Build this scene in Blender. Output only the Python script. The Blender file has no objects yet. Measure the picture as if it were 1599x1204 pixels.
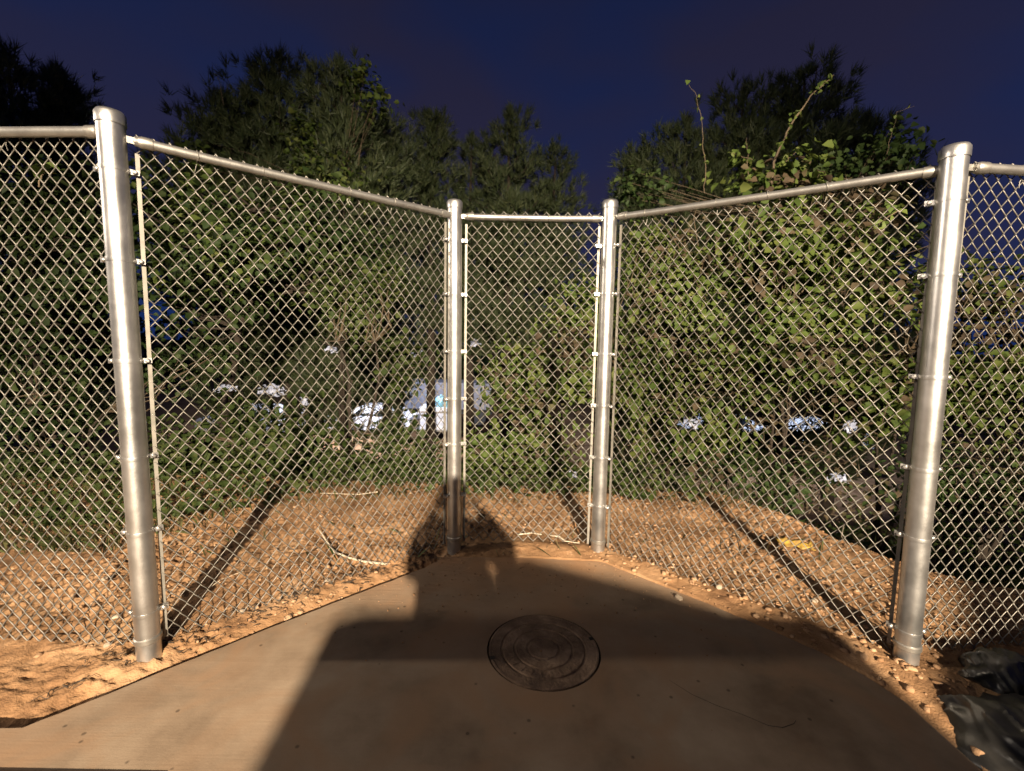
import bpy, bmesh, math, random
import numpy as np
from mathutils import Vector, Matrix

# ------------------------------------------------------------------ camera
sc = bpy.context.scene
C = sc.collection
F_PX, PITCH, ROLL, CAM_H = 708.5, 0.0988, 0.0186, 1.555
cam_d = bpy.data.cameras.new('camera')
cam = bpy.data.objects.new('camera', cam_d); C.objects.link(cam)
fw = Vector((0, math.cos(PITCH), -math.sin(PITCH)))
rt = Vector((1, 0, 0)); up = rt.cross(fw)
r2 = rt*math.cos(ROLL) + up*math.sin(ROLL); u2 = -rt*math.sin(ROLL) + up*math.cos(ROLL)
cam.matrix_world = Matrix(((r2.x, u2.x, -fw.x, 0), (r2.y, u2.y, -fw.y, 0), (r2.z, u2.z, -fw.z, CAM_H), (0, 0, 0, 1)))
cam_d.sensor_width = 36; cam_d.lens = 36*F_PX/1599
cam_d.dof.use_dof = True; cam_d.dof.focus_distance = 2.7; cam_d.dof.aperture_fstop = 1.8
cam_d.clip_start = 0.02; cam_d.clip_end = 2000
sc.camera = cam

def ray(px, py):
    return (px-799.5)/F_PX*r2 - (py-602)/F_PX*u2 + fw
def at(px, py, Y):
    d = ray(px, py); return Vector((0, 0, CAM_H)) + d*(Y/d.y)
def gnd(px, py, z=0):
    d = ray(px, py); return Vector((0, 0, CAM_H)) + d*((z-CAM_H)/d.z)

# ------------------------------------------------------------------ render + world
sc.render.engine = 'CYCLES'
sc.cycles.use_denoising = True
sc.cycles.max_bounces = 5; sc.cycles.transparent_max_bounces = 6
sc.cycles.caustics_reflective = False; sc.cycles.caustics_refractive = False
sc.view_settings.view_transform = 'Standard'; sc.view_settings.look = 'None'
sc.view_settings.exposure = 1.35; sc.view_settings.gamma = 1.0
w = bpy.data.worlds.new('World'); sc.world = w; w.use_nodes = True
nt = w.node_tree; N = nt.nodes; Lk = nt.links
for n in list(N): N.remove(n)
out = N.new('ShaderNodeOutputWorld'); bg = N.new('ShaderNodeBackground')
tc = N.new('ShaderNodeTexCoord'); mp = N.new('ShaderNodeMapping'); mp.inputs['Scale'].default_value = (1.0, 1.0, 2.0)
ns = N.new('ShaderNodeTexNoise'); ns.inputs['Scale'].default_value = 1.7; ns.inputs['Detail'].default_value = 3; ns.inputs['Roughness'].default_value = .5
rp = N.new('ShaderNodeValToRGB')
rp.color_ramp.elements[0].position = .40; rp.color_ramp.elements[0].color = (.0030, .0078, .0340, 1)
rp.color_ramp.elements[1].position = .64; rp.color_ramp.elements[1].color = (.0088, .0084, .0215, 1)
sep = N.new('ShaderNodeSeparateXYZ')
mr = N.new('ShaderNodeMapRange'); mr.inputs['From Min'].default_value = -.05; mr.inputs['From Max'].default_value = .95
mr.inputs['To Min'].default_value = 1.2; mr.inputs['To Max'].default_value = .32
vm = N.new('ShaderNodeVectorMath'); vm.operation = 'SCALE'
Lk.new(tc.outputs['Generated'], mp.inputs['Vector']); Lk.new(mp.outputs[0], ns.inputs['Vector'])
Lk.new(ns.outputs['Fac'], rp.inputs[0]); Lk.new(tc.outputs['Generated'], sep.inputs[0]); Lk.new(sep.outputs['Z'], mr.inputs['Value'])
Lk.new(rp.outputs[0], vm.inputs[0]); Lk.new(mr.outputs[0], vm.inputs['Scale'])
Lk.new(vm.outputs[0], bg.inputs['Color']); bg.inputs['Strength'].default_value = 1.0
Lk.new(bg.outputs[0], out.inputs[0])

def spot(name, loc, target, power, col, radius, size=60, blend=1.0):
    l = bpy.data.lights.new(name, 'SPOT'); l.energy = power; l.color = col; l.shadow_soft_size = radius
    l.spot_size = math.radians(size); l.spot_blend = blend
    o = bpy.data.objects.new(name, l); C.objects.link(o); o.location = loc
    o.rotation_euler = (Vector(target)-Vector(loc)).to_track_quat('-Z', 'Y').to_euler(); return o
L_MAIN = (1.95, -13.5, 6.4); L_LEFT = (-15, 1.6, 6.0); L_FILL = (-6.5, -8, 6.5)
spot('yard_light', L_MAIN, (0.40, 3.6, 1.35), 21500, (1, .82, .61), .13, 52)
spot('side_light', L_LEFT, (0, 3.0, 0.8), 1300, (1, .86, .70), .25, 90)
spot('fill_light', L_FILL, (0.4, 3.0, 0.0), 430, (1, .84, .66), .9, 110)
spot('lot_light', (-7.5, 18.6, 3.6), (-7.0, 23.0, -2.0), 3600, (.80, .84, 1), .2, 135)
spot('lot_light', (11.0, 17.5, 3.4), (12.0, 22.0, -2.2), 1500, (.66, .76, 1), .2, 115)

# ------------------------------------------------------------------ material helpers
def mat(name, cols, rough=.6, metal=0, scale=8, bump=0, bscale=60, detail=5, spec=.5, pos=(.35, .65), transl=0, island=0, rvar=0):
    m = bpy.data.materials.new(name); m.use_nodes = True
    t = m.node_tree; n = t.nodes; k = t.links; b = n['Principled BSDF']
    b.inputs['Roughness'].default_value = rough; b.inputs['Metallic'].default_value = metal
    b.inputs['Specular IOR Level'].default_value = spec
    co = n.new('ShaderNodeTexCoord')
    nz = n.new('ShaderNodeTexNoise'); nz.inputs['Scale'].default_value = scale; nz.inputs['Detail'].default_value = detail; nz.inputs['Roughness'].default_value = .62
    k.new(co.outputs['Object'], nz.inputs['Vector'])
    r = n.new('ShaderNodeValToRGB'); cr = r.color_ramp
    while len(cr.elements) < len(cols): cr.elements.new(.5)
    for i, c in enumerate(cols):
        cr.elements[i].position = pos[0] + (pos[1]-pos[0])*i/max(1, len(cols)-1); cr.elements[i].color = (*c, 1)
    src = nz.outputs['Fac']
    if island:
        g = n.new('ShaderNodeNewGeometry'); mx = n.new('ShaderNodeMix'); mx.data_type = 'FLOAT'
        mx.inputs[0].default_value = island
        k.new(src, mx.inputs[2]); k.new(g.outputs['Random Per Island'], mx.inputs[3]); src = mx.outputs[0]
    k.new(src, r.inputs[0]); k.new(r.outputs[0], b.inputs['Base Color'])
    if rvar:
        q = n.new('ShaderNodeMapRange'); q.inputs['To Min'].default_value = rough-rvar; q.inputs['To Max'].default_value = rough+rvar
        k.new(nz.outputs['Fac'], q.inputs['Value']); k.new(q.outputs[0], b.inputs['Roughness'])
    if bump:
        n2 = n.new('ShaderNodeTexNoise'); n2.inputs['Scale'].default_value = bscale; n2.inputs['Detail'].default_value = 6
        k.new(co.outputs['Object'], n2.inputs['Vector'])
        bp = n.new('ShaderNodeBump'); bp.inputs['Strength'].default_value = bump; bp.inputs['Distance'].default_value = .01
        k.new(n2.outputs['Fac'], bp.inputs['Height']); k.new(bp.outputs[0], b.inputs['Normal'])
    if transl:
        tr = n.new('ShaderNodeBsdfTranslucent'); ms = n.new('ShaderNodeMixShader'); ms.inputs[0].default_value = transl
        k.new(r.outputs[0], tr.inputs['Color']); k.new(b.outputs[0], ms.inputs[1]); k.new(tr.outputs[0], ms.inputs[2])
        k.new(ms.outputs[0], n['Material Output'].inputs['Surface'])
    return m
M = {}
M['galv'] = mat('galvanised_pipe', [(.44, .435, .42), (.60, .59, .57)], .37, .93, 6, .05, 90, rvar=.14)
M['galv_dull'] = mat('galvanised_fitting', [(.34, .325, .295), (.46, .44, .40)], .45, .9, 30)
M['wire'] = mat('galvanised_wire', [(.135, .125, .108), (.235, .222, .198)], .5, .6, 3)
M['rail'] = mat('galvanised_rail', [(.34, .33, .31), (.46, .45, .42)], .45, .9, 14, .05, 80)
M['bar'] = mat('galvanised_flat_bar', [(.20, .19, .165), (.29, .27, .235)], .6, .6, 14)
M['dirt'] = mat('red_clay_dirt', [(.15, .08, .040), (.29, .165, .082), (.40, .25, .138)], .95, 0, 3.2, .6, 110, 9, .15, (.3, .68))
M['clod'] = mat('dry_clay_clods', [(.20, .11, .055), (.32, .19, .105), (.42, .28, .17)], .95, 0, 6, .5, 120, 6, .15, (.15, .85), island=.6)
M['stone'] = mat('pale_stone', [(.26, .20, .14), (.42, .35, .27)], .9, 0, 12, .4, 60)
M['iron'] = mat('rusty_iron', [(.085, .053, .035), (.18, .115, .072), (.32, .22, .145)], .85, .1, 6, .7, 70, 9)
M['black'] = mat('dark_gap', [(.012, .01, .008), (.02, .016, .012)], .9)
M['leaf_a'] = mat('vine_leaf', [(.040, .075, .015), (.095, .135, .028), (.185, .19, .055)], .6, 0, 1.6, transl=.3, island=.4, spec=.25, pos=(.2, .9))
M['leaf_d'] = mat('ground_vine_leaf', [(.028, .050, .012), (.058, .085, .020), (.11, .115, .036)], .6, 0, 1.6, transl=.3, island=.4, spec=.25, pos=(.2, .9))
M['leaf_b'] = mat('dark_leaf', [(.018, .038, .010), (.042, .070, .018), (.08, .098, .03)], .6, 0, 1.6, transl=.25, island=.4, spec=.25, pos=(.2, .9))
M['leaf_c'] = mat('dry_brown_leaf', [(.050, .033, .018), (.085, .058, .030), (.075, .075, .028)], .8, 0, 1.6, transl=.2, island=.7, pos=(.2, .9))
M['needle'] = mat('pine_needles', [(.034, .054, .020), (.062, .084, .032), (.10, .112, .045)], .6, 0, 1.5, transl=.15, island=.5, pos=(.25, .85))
M['bark'] = mat('bark', [(.025, .018, .012), (.055, .04, .028)], .9, 0, 20, .6, 40)
M['stem'] = mat('vine_stem', [(.06, .042, .025), (.13, .095, .055)], .8, 0, 20)
M['grass'] = mat('grass_blades', [(.045, .075, .018), (.10, .12, .035), (.20, .16, .08)], .6, 0, 2.0, transl=.3, island=.7, pos=(.2, .85))
M['straw'] = mat('pale_dry_wood', [(.42, .34, .24), (.62, .55, .42)], .8, 0, 30)
M['plastic'] = mat('black_plastic_sheet', [(.010, .010, .010), (.03, .028, .025)], .42, 0, 6, .1, 40, spec=.5)
M['litter'] = mat('cold_light_film', [(.20, .23, .33), (.40, .44, .58)], .4, 0, 9)  # bluish tone paints cold lamp light into the patches in the brush
M['white'] = mat('white_paint', [(.72, .73, .76), (.82, .82, .83)], .35, 0, 3)
M['greypaint'] = mat('grey_paint', [(.10, .105, .13), (.16, .165, .20)], .5, 0, 3)
M['yellow'] = mat('yellow_plastic', [(.26, .16, .06), (.48, .32, .05)], .5, 0, 20)
M['blue'] = mat('light_blue_plastic', [(.20, .46, .60), (.34, .62, .74)], .4, 0, 12)
M['glass'] = mat('tinted_glass', [(.01, .012, .014), (.015, .017, .02)], .08, 0, 3)
M['rubber'] = mat('tyre_rubber', [(.015, .015, .015), (.03, .03, .03)], .8, 0, 20)
M['carpaint'] = mat('grey_car_paint', [(.12, .13, .14), (.14, .15, .16)], .3, .6, 3)
M['red'] = mat('red_lens', [(.35, .01, .01), (.4, .02, .02)], .2)
M['skin'] = mat('skin', [(.45, .27, .18), (.5, .31, .22)], .5)
M['cloth'] = mat('dark_cloth', [(.04, .045, .06), (.06, .065, .08)], .9, 0, 30)
M['denim'] = mat('denim', [(.04, .06, .10), (.07, .09, .14)], .9, 0, 40)
M['hair'] = mat('hair', [(.02, .014, .01), (.04, .03, .02)], .6, 0, 40)
M['blocker'] = mat('green_steel', [(.03, .09, .05), (.05, .12, .07)], .5, .3, 5)

def concrete_mat():
    m = mat('dusty_concrete', [(.15, .105, .068), (.24, .175, .118), (.31, .235, .163)], .85, 0, 1.9, 0, 60, 9, .3, (.34, .66))
    t = m.node_tree; n = t.nodes; k = t.links; b = n['Principled BSDF']
    co = [x for x in n if x.type == 'TEX_COORD'][0]
    base = b.inputs['Base Color'].links[0].from_socket
    # orange clay smears
    z = n.new('ShaderNodeTexNoise'); z.inputs['Scale'].default_value = 2.3; z.inputs['Detail'].default_value = 7; z.inputs['Distortion'].default_value = 1.2
    k.new(co.outputs['Object'], z.inputs['Vector'])
    r = n.new('ShaderNodeMapRange'); r.inputs['From Min'].default_value = .45; r.inputs['From Max'].default_value = .68; r.inputs['To Max'].default_value = .85
    k.new(z.outputs['Fac'], r.inputs['Value'])
    mx = n.new('ShaderNodeMix'); mx.data_type = 'RGBA'; mx.inputs['B'].default_value = (.27, .17, .10, 1)
    k.new(r.outputs[0], mx.inputs['Factor']); k.new(base, mx.inputs['A'])
    # clay spread round the manhole and along the back edge
    sp = n.new('ShaderNodeVectorMath'); sp.operation = 'DISTANCE'; sp.inputs[1].default_value = (.19, 2.2, 0)
    k.new(co.outputs['Object'], sp.inputs[0])
    r3 = n.new('ShaderNodeMapRange'); r3.inputs['From Min'].default_value = .72; r3.inputs['From Max'].default_value = .26; r3.inputs['To Max'].default_value = .8
    k.new(sp.outputs['Value'], r3.inputs['Value'])
    z2 = n.new('ShaderNodeTexNoise'); z2.inputs['Scale'].default_value = 5; z2.inputs['Detail'].default_value = 8; k.new(co.outputs['Object'], z2.inputs['Vector'])
    mu = n.new('ShaderNodeMath'); mu.operation = 'MULTIPLY'; k.new(r3.outputs[0], mu.inputs[0]); k.new(z2.outputs['Fac'], mu.inputs[1])
    mx2 = n.new('ShaderNodeMix'); mx2.data_type = 'RGBA'; mx2.inputs['B'].default_value = (.30, .17, .09, 1)
    k.new(mu.outputs[0], mx2.inputs['Factor']); k.new(mx.outputs['Result'], mx2.inputs['A'])
    se = n.new('ShaderNodeSeparateXYZ'); k.new(co.outputs['Object'], se.inputs[0])
    r4 = n.new('ShaderNodeMapRange'); r4.inputs['From Min'].default_value = 2.62; r4.inputs['From Max'].default_value = 3.05; r4.inputs['To Max'].default_value = 1.1
    k.new(se.outputs['Y'], r4.inputs['Value'])
    mu2 = n.new('ShaderNodeMath'); mu2.operation = 'MULTIPLY'; k.new(r4.outputs[0], mu2.inputs[0]); k.new(z2.outputs['Fac'], mu2.inputs[1])
    mx3 = n.new('ShaderNodeMix'); mx3.data_type = 'RGBA'; mx3.inputs['B'].default_value = (.42, .23, .115, 1)
    k.new(mu2.outputs[0], mx3.inputs['Factor']); k.new(mx2.outputs['Result'], mx3.inputs['A'])
    # dark specks
    v = n.new('ShaderNodeTexVoronoi'); v.inputs['Scale'].default_value = 9; k.new(co.outputs['Object'], v.inputs['Vector'])
    r5 = n.new('ShaderNodeMapRange'); r5.inputs['From Min'].default_value = .05; r5.inputs['From Max'].default_value = .09; r5.inputs['To Min'].default_value = .45; r5.inputs['To Max'].default_value = 1
    k.new(v.outputs['Distance'], r5.inputs['Value'])
    vs = n.new('ShaderNodeVectorMath'); vs.operation = 'SCALE'; k.new(mx3.outputs['Result'], vs.inputs[0]); k.new(r5.outputs[0], vs.inputs['Scale'])
    k.new(vs.outputs[0], b.inputs['Base Color'])
    # broom marks + grain
    mp = n.new('ShaderNodeMapping'); mp.inputs['Scale'].default_value = (2.0, 55, 1); k.new(co.outputs['Object'], mp.inputs['Vector'])
    z4 = n.new('ShaderNodeTexNoise'); z4.inputs['Scale'].default_value = 1.6; z4.inputs['Detail'].default_value = 4; k.new(mp.outputs[0], z4.inputs['Vector'])
    z5 = n.new('ShaderNodeTexNoise'); z5.inputs['Scale'].default_value = 130; z5.inputs['Detail'].default_value = 4; k.new(co.outputs['Object'], z5.inputs['Vector'])
    ad = n.new('ShaderNodeMath'); k.new(z4.outputs['Fac'], ad.inputs[0]); k.new(z5.outputs['Fac'], ad.inputs[1])
    bp = n.new('ShaderNodeBump'); bp.inputs['Distance'].default_value = .006
    r6 = n.new('ShaderNodeMapRange'); r6.inputs['From Min'].default_value = 2.3; r6.inputs['From Max'].default_value = 2.8; r6.inputs['To Min'].default_value = .10; r6.inputs['To Max'].default_value = .5
    k.new(se.outputs['Y'], r6.inputs['Value']); k.new(r6.outputs[0], bp.inputs['Strength'])
    k.new(ad.outputs[0], bp.inputs['Height']); k.new(bp.outputs[0], b.inputs['Normal'])
    return m
M['concrete'] = concrete_mat()

# ------------------------------------------------------------------ object helpers
def tag(o, label=None, cat=None, group=None, kind=None):
    if label: o['label'] = label
    if cat: o['category'] = cat
    if group: o['group'] = group
    if kind: o['kind'] = kind
    return o
def empty(name, loc, label, cat, group=None):
    o = bpy.data.objects.new(name, None); C.objects.link(o); o.location = loc; o.empty_display_size = .1
    return tag(o, label, cat, group)
def link(name, me, m, parent=None):
    if m is not None and not me.materials: me.materials.append(m)
    o = bpy.data.objects.new(name, me); C.objects.link(o)
    if parent is not None:
        o.parent = parent
    return o
class MB:
    def __init__(s): s.v = []; s.f = []; s.n = 0
    def add(s, v, f):
        v = np.asarray(v, float); s.v.append(v); s.f += [tuple(i+s.n for i in q) for q in f]; s.n += len(v)
    def tube(s, pts, r, k=6, cap=True, squash=None):
        P = np.array([tuple(p) for p in pts], float); n = len(P)
        R = np.full(n, r) if np.isscalar(r) else np.asarray(r, float)
        T = np.gradient(P, axis=0); T /= np.linalg.norm(T, axis=1)[:, None]+1e-9
        a = np.array([0, 0, 1.]) if abs(T[0][2]) < .9 else np.array([1., 0, 0])
        V = []
        for i in range(n):
            u = np.cross(T[i], a); u /= np.linalg.norm(u)+1e-9; w_ = np.cross(u, T[i]); a = w_
            for j in range(k):
                t = 2*math.pi*j/k; V.append(P[i]+R[i]*(math.cos(t)*u+math.sin(t)*w_))
        Fc = [(i*k+j, i*k+(j+1) % k, (i+1)*k+(j+1) % k, (i+1)*k+j) for i in range(n-1) for j in range(k)]
        if cap: Fc += [tuple(range(k-1, -1, -1)), tuple((n-1)*k+j for j in range(k))]
        s.add(V, Fc)
    def lathe(s, prof, c=(0, 0, 0), k=32, axis=None):
        # prof: (radius, z) list
        V = []
        for (r, z) in prof:
            for j in range(k):
                t = 2*math.pi*j/k; V.append((c[0]+r*math.cos(t), c[1]+r*math.sin(t), c[2]+z))
        n = len(prof)
        Fc = [(i*k+j, i*k+(j+1) % k, (i+1)*k+(j+1) % k, (i+1)*k+j) for i in range(n-1) for j in range(k)]
        if prof[-1][0] > 0: Fc.append(tuple((n-1)*k+j for j in range(k)))
        s.add(V, Fc)
    def box(s, lo, hi, M_=None):
        v = [(x, y, z) for z in (lo[2], hi[2]) for y in (lo[1], hi[1]) for x in (lo[0], hi[0])]
        if M_ is not None: v = [tuple(M_ @ Vector(q)) for q in v]
        s.add(v, [(0, 2, 3, 1), (4, 5, 7, 6), (0, 1, 5, 4), (2, 6, 7, 3), (0, 4, 6, 2), (1, 3, 7, 5)])
    def build(s, name, m, parent=None, smooth=False, kind=None, off=None):
        V = np.concatenate(s.v) if s.v else np.zeros((0, 3))
        if off is not None: V = V-np.array(tuple(off))
        me = bpy.data.meshes.new(name); me.from_pydata(V.tolist(), [], s.f)
        if smooth: me.shade_smooth(); me.set_sharp_from_angle(angle=math.radians(38))
        o = link(name, me, m, parent)
        if kind: o['kind'] = kind
        return o
def fast_mesh(name, V, Fq, smooth=False):
    # V (n,3), Fq (m,k) uniform faces
    me = bpy.data.meshes.new(name); V = np.ascontiguousarray(V, np.float32); Fq = np.ascontiguousarray(Fq, np.int32)
    m_, k = Fq.shape
    me.vertices.add(len(V)); me.vertices.foreach_set('co', V.ravel())
    me.loops.add(m_*k); me.loops.foreach_set('vertex_index', Fq.ravel())
    me.polygons.add(m_); me.polygons.foreach_set('loop_start', np.arange(0, m_*k, k, dtype=np.int32))
    me.polygons.foreach_set('loop_total', np.full(m_, k, np.int32)); me.update(calc_edges=True)
    if smooth: me.shade_smooth()
    return me

rng = np.random.default_rng(7)
def vnoise(x, y, seed=0):
    xi = np.floor(x).astype(np.int64); yi = np.floor(y).astype(np.int64); fx = x-xi; fy = y-yi
    def h(a, b):
        q = (a*374761393 + b*668265263 + seed*982451653) & 0x7fffffff
        q = ((q ^ (q >> 13))*1274126177) & 0x7fffffff
        return ((q ^ (q >> 16)) & 0xffff)/65535.
    sx = fx*fx*(3-2*fx); sy = fy*fy*(3-2*fy)
    return (h(xi, yi)*(1-sx)+h(xi+1, yi)*sx)*(1-sy)+(h(xi, yi+1)*(1-sx)+h(xi+1, yi+1)*sx)*sy
def fbm(x, y, o=4, seed=0):
    t = 0; a = .5
    for i in range(o): t = t+a*vnoise(x*2**i+i*17.3, y*2**i+i*9.1, seed+i); a *= .5
    return t

# ------------------------------------------------------------------ slab outline and terrain
MAN = (.185, 2.165); MAN_R = .287
_e = [gnd(a, b) for a, b in ((35, 1137), (221, 1062), (420, 981), (665, 886))]
slab = [(-6.0, _e[0].y-.01)] + [(q.x, q.y) for q in _e] + [(-.47, 3.12), (.1, 3.13), (.66, 3.09), (.84, 2.925),
        (1.20, 2.595), (1.45, 2.34), (1.60, 2.18), (1.70, 2.02), (1.76, 1.86), (1.765, 1.6), (1.76, -9), (-6, -9)]
def seg_d(x, y, a, b):
    dx, dy = b[0]-a[0], b[1]-a[1]; t = np.clip(((x-a[0])*dx+(y-a[1])*dy)/(dx*dx+dy*dy), 0, 1)
    return np.hypot(x-a[0]-t*dx, y-a[1]-t*dy)
def slab_sd(x, y):
    d = np.full(np.shape(x), 1e9); ins = np.zeros(np.shape(x), bool)
    for i in range(len(slab)):
        a, b = slab[i], slab[(i+1) % len(slab)]
        d = np.minimum(d, seg_d(x, y, a, b))
        c = ((a[1] > y) != (b[1] > y)) & (x < (b[0]-a[0])*(y-a[1])/((b[1]-a[1]) or 1e-9)+a[0])
        ins ^= c
    return np.where(ins, -d, d)
def smooth(a, b, x):
    t = np.clip((x-a)/(b-a), 0, 1); return t*t*(3-2*t)
def gz(x, y, fine=True):
    x = np.asarray(x, float); y = np.asarray(y, float)
    sd = slab_sd(x, y)
    z = .10*(fbm(x*.9+5, y*.9, 3, 3)-.44)
    z = z*smooth(0, .8, sd)
    z = z + .05*np.exp(-((x+2.6)**2/.8+(y-3.0)**2/.5))
    z = z + .02*smooth(3.3, 4.3, y)*smooth(-4, -1, x)*smooth(2.2, 1.2, x)*smooth(5.6, 4.6, y)
    # left edge: dirt sits a little below the slab top; right edge: loose spoil lies level with it
    left = smooth(.2, -.6, x)
    z = z - .045*left*np.exp(-(sd/.10)**2)*(sd > 0) - .015*left*smooth(1.5, 0, sd)
    z = z + .03*(1-left)*np.exp(-((sd-.16)/.12)**2)
    # bank falling away behind the fence
    edge = 4.7 + .5*(fbm(x*.6, x*0+2, 2, 8)-.4)
    z = z - .30*np.maximum(0, y-edge)*(y < 16) - .30*(16-5)*(y >= 16)
    # steep drop at the right behind the fence
    s_ = (x-2.15) + (y-4.6)*.42
    z = z - 1.2*smooth(0, 1.3, s_)*smooth(2.7, 3.6, y)
    # low dark dirt beside the slab at right
    z = z - .13*smooth(1.77, 2.1, x)*smooth(2.05, 1.6, y)
    z = z + .02*smooth(2.1, 2.4, x)*smooth(1.9, 2.1, y)
    if fine:
        rough = .3+.7*smooth(.3, .55, fbm(x*1.6, y*1.6, 2, 21))
        near = smooth(9, 5, y)*smooth(6, 3.4, np.abs(x))
        a = np.abs(fbm(x*14, y*14, 3, 31)-.44)
        z = z + near*rough*(.075*(fbm(x*5, y*5, 4, 11)-.45) + .07*(.12-a) + .016*(vnoise(x*52, y*52, 5)-.5)+.010*(vnoise(x*97, y*97, 6)-.5))*smooth(-.01, .08, sd)
    z = np.where(sd < .004, np.minimum(z, 0)-.10, z)
    return z
def grow(a, b, step, far, k):
    c = [a]
    while c[-1] > -far:
        c.append(c[-1]-max(step, (a-c[-1])*k+step))
    lo = c[::-1]
    mid = list(np.arange(a+step, b, step)); c = [b]
    while c[-1] < far: c.append(c[-1]+max(step, (c[-1]-b)*k+step))
    return np.array(lo+mid+c)
gx = grow(-3.2, 3.4, .0095, 400, .09); gy = grow(1.3, 5.2, .0095, 400, .09)
X, Y = np.meshgrid(gx, gy); Z = gz(X, Y)
idx = np.arange(X.size).reshape(X.shape)
Fq = np.stack([idx[:-1, :-1], idx[:-1, 1:], idx[1:, 1:], idx[1:, :-1]], -1).reshape(-1, 4)
ground = link('ground', fast_mesh('ground', np.stack([X, Y, Z], -1).reshape(-1, 3), Fq, True), M['dirt'])
tag(ground, 'bare orange clay dirt with clods under and behind the fence', kind='structure')

# slab with a round hole for the cover
bm = bmesh.new()
hole = [(MAN[0]+MAN_R*math.cos(t*math.pi/32), MAN[1]+MAN_R*math.sin(t*math.pi/32)) for t in range(64)]
def loop(pts, z):
    v = [bm.verts.new((x, y, z)) for x, y in pts]
    return v, [bm.edges.new((v[i], v[(i+1) % len(v)])) for i in range(len(v))]
jit = []
for i in range(len(slab)):
    a, b = slab[i], slab[(i+1) % len(slab)]; L = math.dist(a, b); k = max(1, int(L/.05)) if a[1] > 1 and b[1] > 1 else 1
    for j in range(k):
        t = j/k; x = a[0]+(b[0]-a[0])*t; y = a[1]+(b[1]-a[1])*t
        jit.append((x+random.Random(i*99+j).uniform(-.003, .003), y+random.Random(i*77+j).uniform(-.003, .003)))
vo, eo = loop(jit, 0); vh, eh = loop(hole, 0)
bmesh.ops.triangle_fill(bm, use_beauty=True, use_dissolve=False, edges=eo+eh)
for vs, depth in ((vo, -.14), (vh, -.05)):
    lo = [bm.verts.new((v.co.x, v.co.y, depth)) for v in vs]
    for i in range(len(vs)):
        j = (i+1) % len(vs); bm.faces.new((vs[i], vs[j], lo[j], lo[i]))
bmesh.ops.recalc_face_normals(bm, faces=bm.faces)
me = bpy.data.meshes.new('concrete_slab'); bm.to_mesh(me); bm.free()
for p in me.polygons:
    pass
o = link('pavement', me, M['concrete']); tag(o, 'dusty broomed concrete walkway slab running into the fence bay', kind='structure')
if o.data.polygons[0].normal.z < 0: me.flip_normals()
# a lower paler strip of kerb at the near left
mb = MB(); mb.box((-6, 1.20, .002), (-1.2, 1.452, .012)); kb = mb.build('kerb', M['concrete']); tag(kb, 'pale concrete strip at the near left edge of the slab', kind='structure')

# ------------------------------------------------------------------ manhole cover
mh = empty('manhole_cover', (MAN[0], MAN[1], 0), 'round rusty iron manhole cover with concentric rings set in the slab', 'manhole cover')
R = MAN_R
def ringprof():
    p = [(0.0001, .0), (.045, .0)]
    for rr in (.285, .52, .745):
        r0 = rr*R; p += [(r0-.010, 0), (r0-.006, -.006), (r0+.002, -.006), (r0+.006, .0)]
    p += [(R-.022, .0), (R-.018, .003), (R-.009, .002), (R-.008, -.03)]
    return p
mb = MB(); k = 96; prof = ringprof(); V = []
for (r, z) in prof:
    for j in range(k):
        t = 2*math.pi*j/k; V.append((r*math.cos(t), r*math.sin(t), z))
mb.add(V, [(i*k+j, (i+1)*k+j, (i+1)*k+(j+1) % k, i*k+(j+1) % k) for i in range(len(prof)-1) for j in range(k)])
for j in range(24):        # short radial ribs between rings
    t = 2*math.pi*(j+.5)/24; Mx = Matrix.Rotation(t, 4, 'Z')
    mb.box((R*.57, -.006, -.002), (R*.70, .006, .0025), Mx)
mb.build('cover_plate', M['iron'], mh)
mb = MB(); V = []; prof2 = [(R-.030, -.032), (R-.001, -.032), (R-.001, -.002)]
for (r, z) in prof2:
    for j in range(k):
        t = 2*math.pi*j/k; V.append((r*math.cos(t), r*math.sin(t), z))
mb.add(V, [(i*k+j, i*k+(j+1) % k, (i+1)*k+(j+1) % k, (i+1)*k+j) for i in range(2) for j in range(k)])
mb.build('seat_ring', M['black'], mh)
for ang in (197, 17):
    mb = MB(); Mx = Matrix.Rotation(math.radians(ang), 4, 'Z')
    mb.box((R-.030, -.011, .0032), (R-.008, .011, .0045), Mx); mb.build('pick_slot', M['black'], mh)

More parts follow.
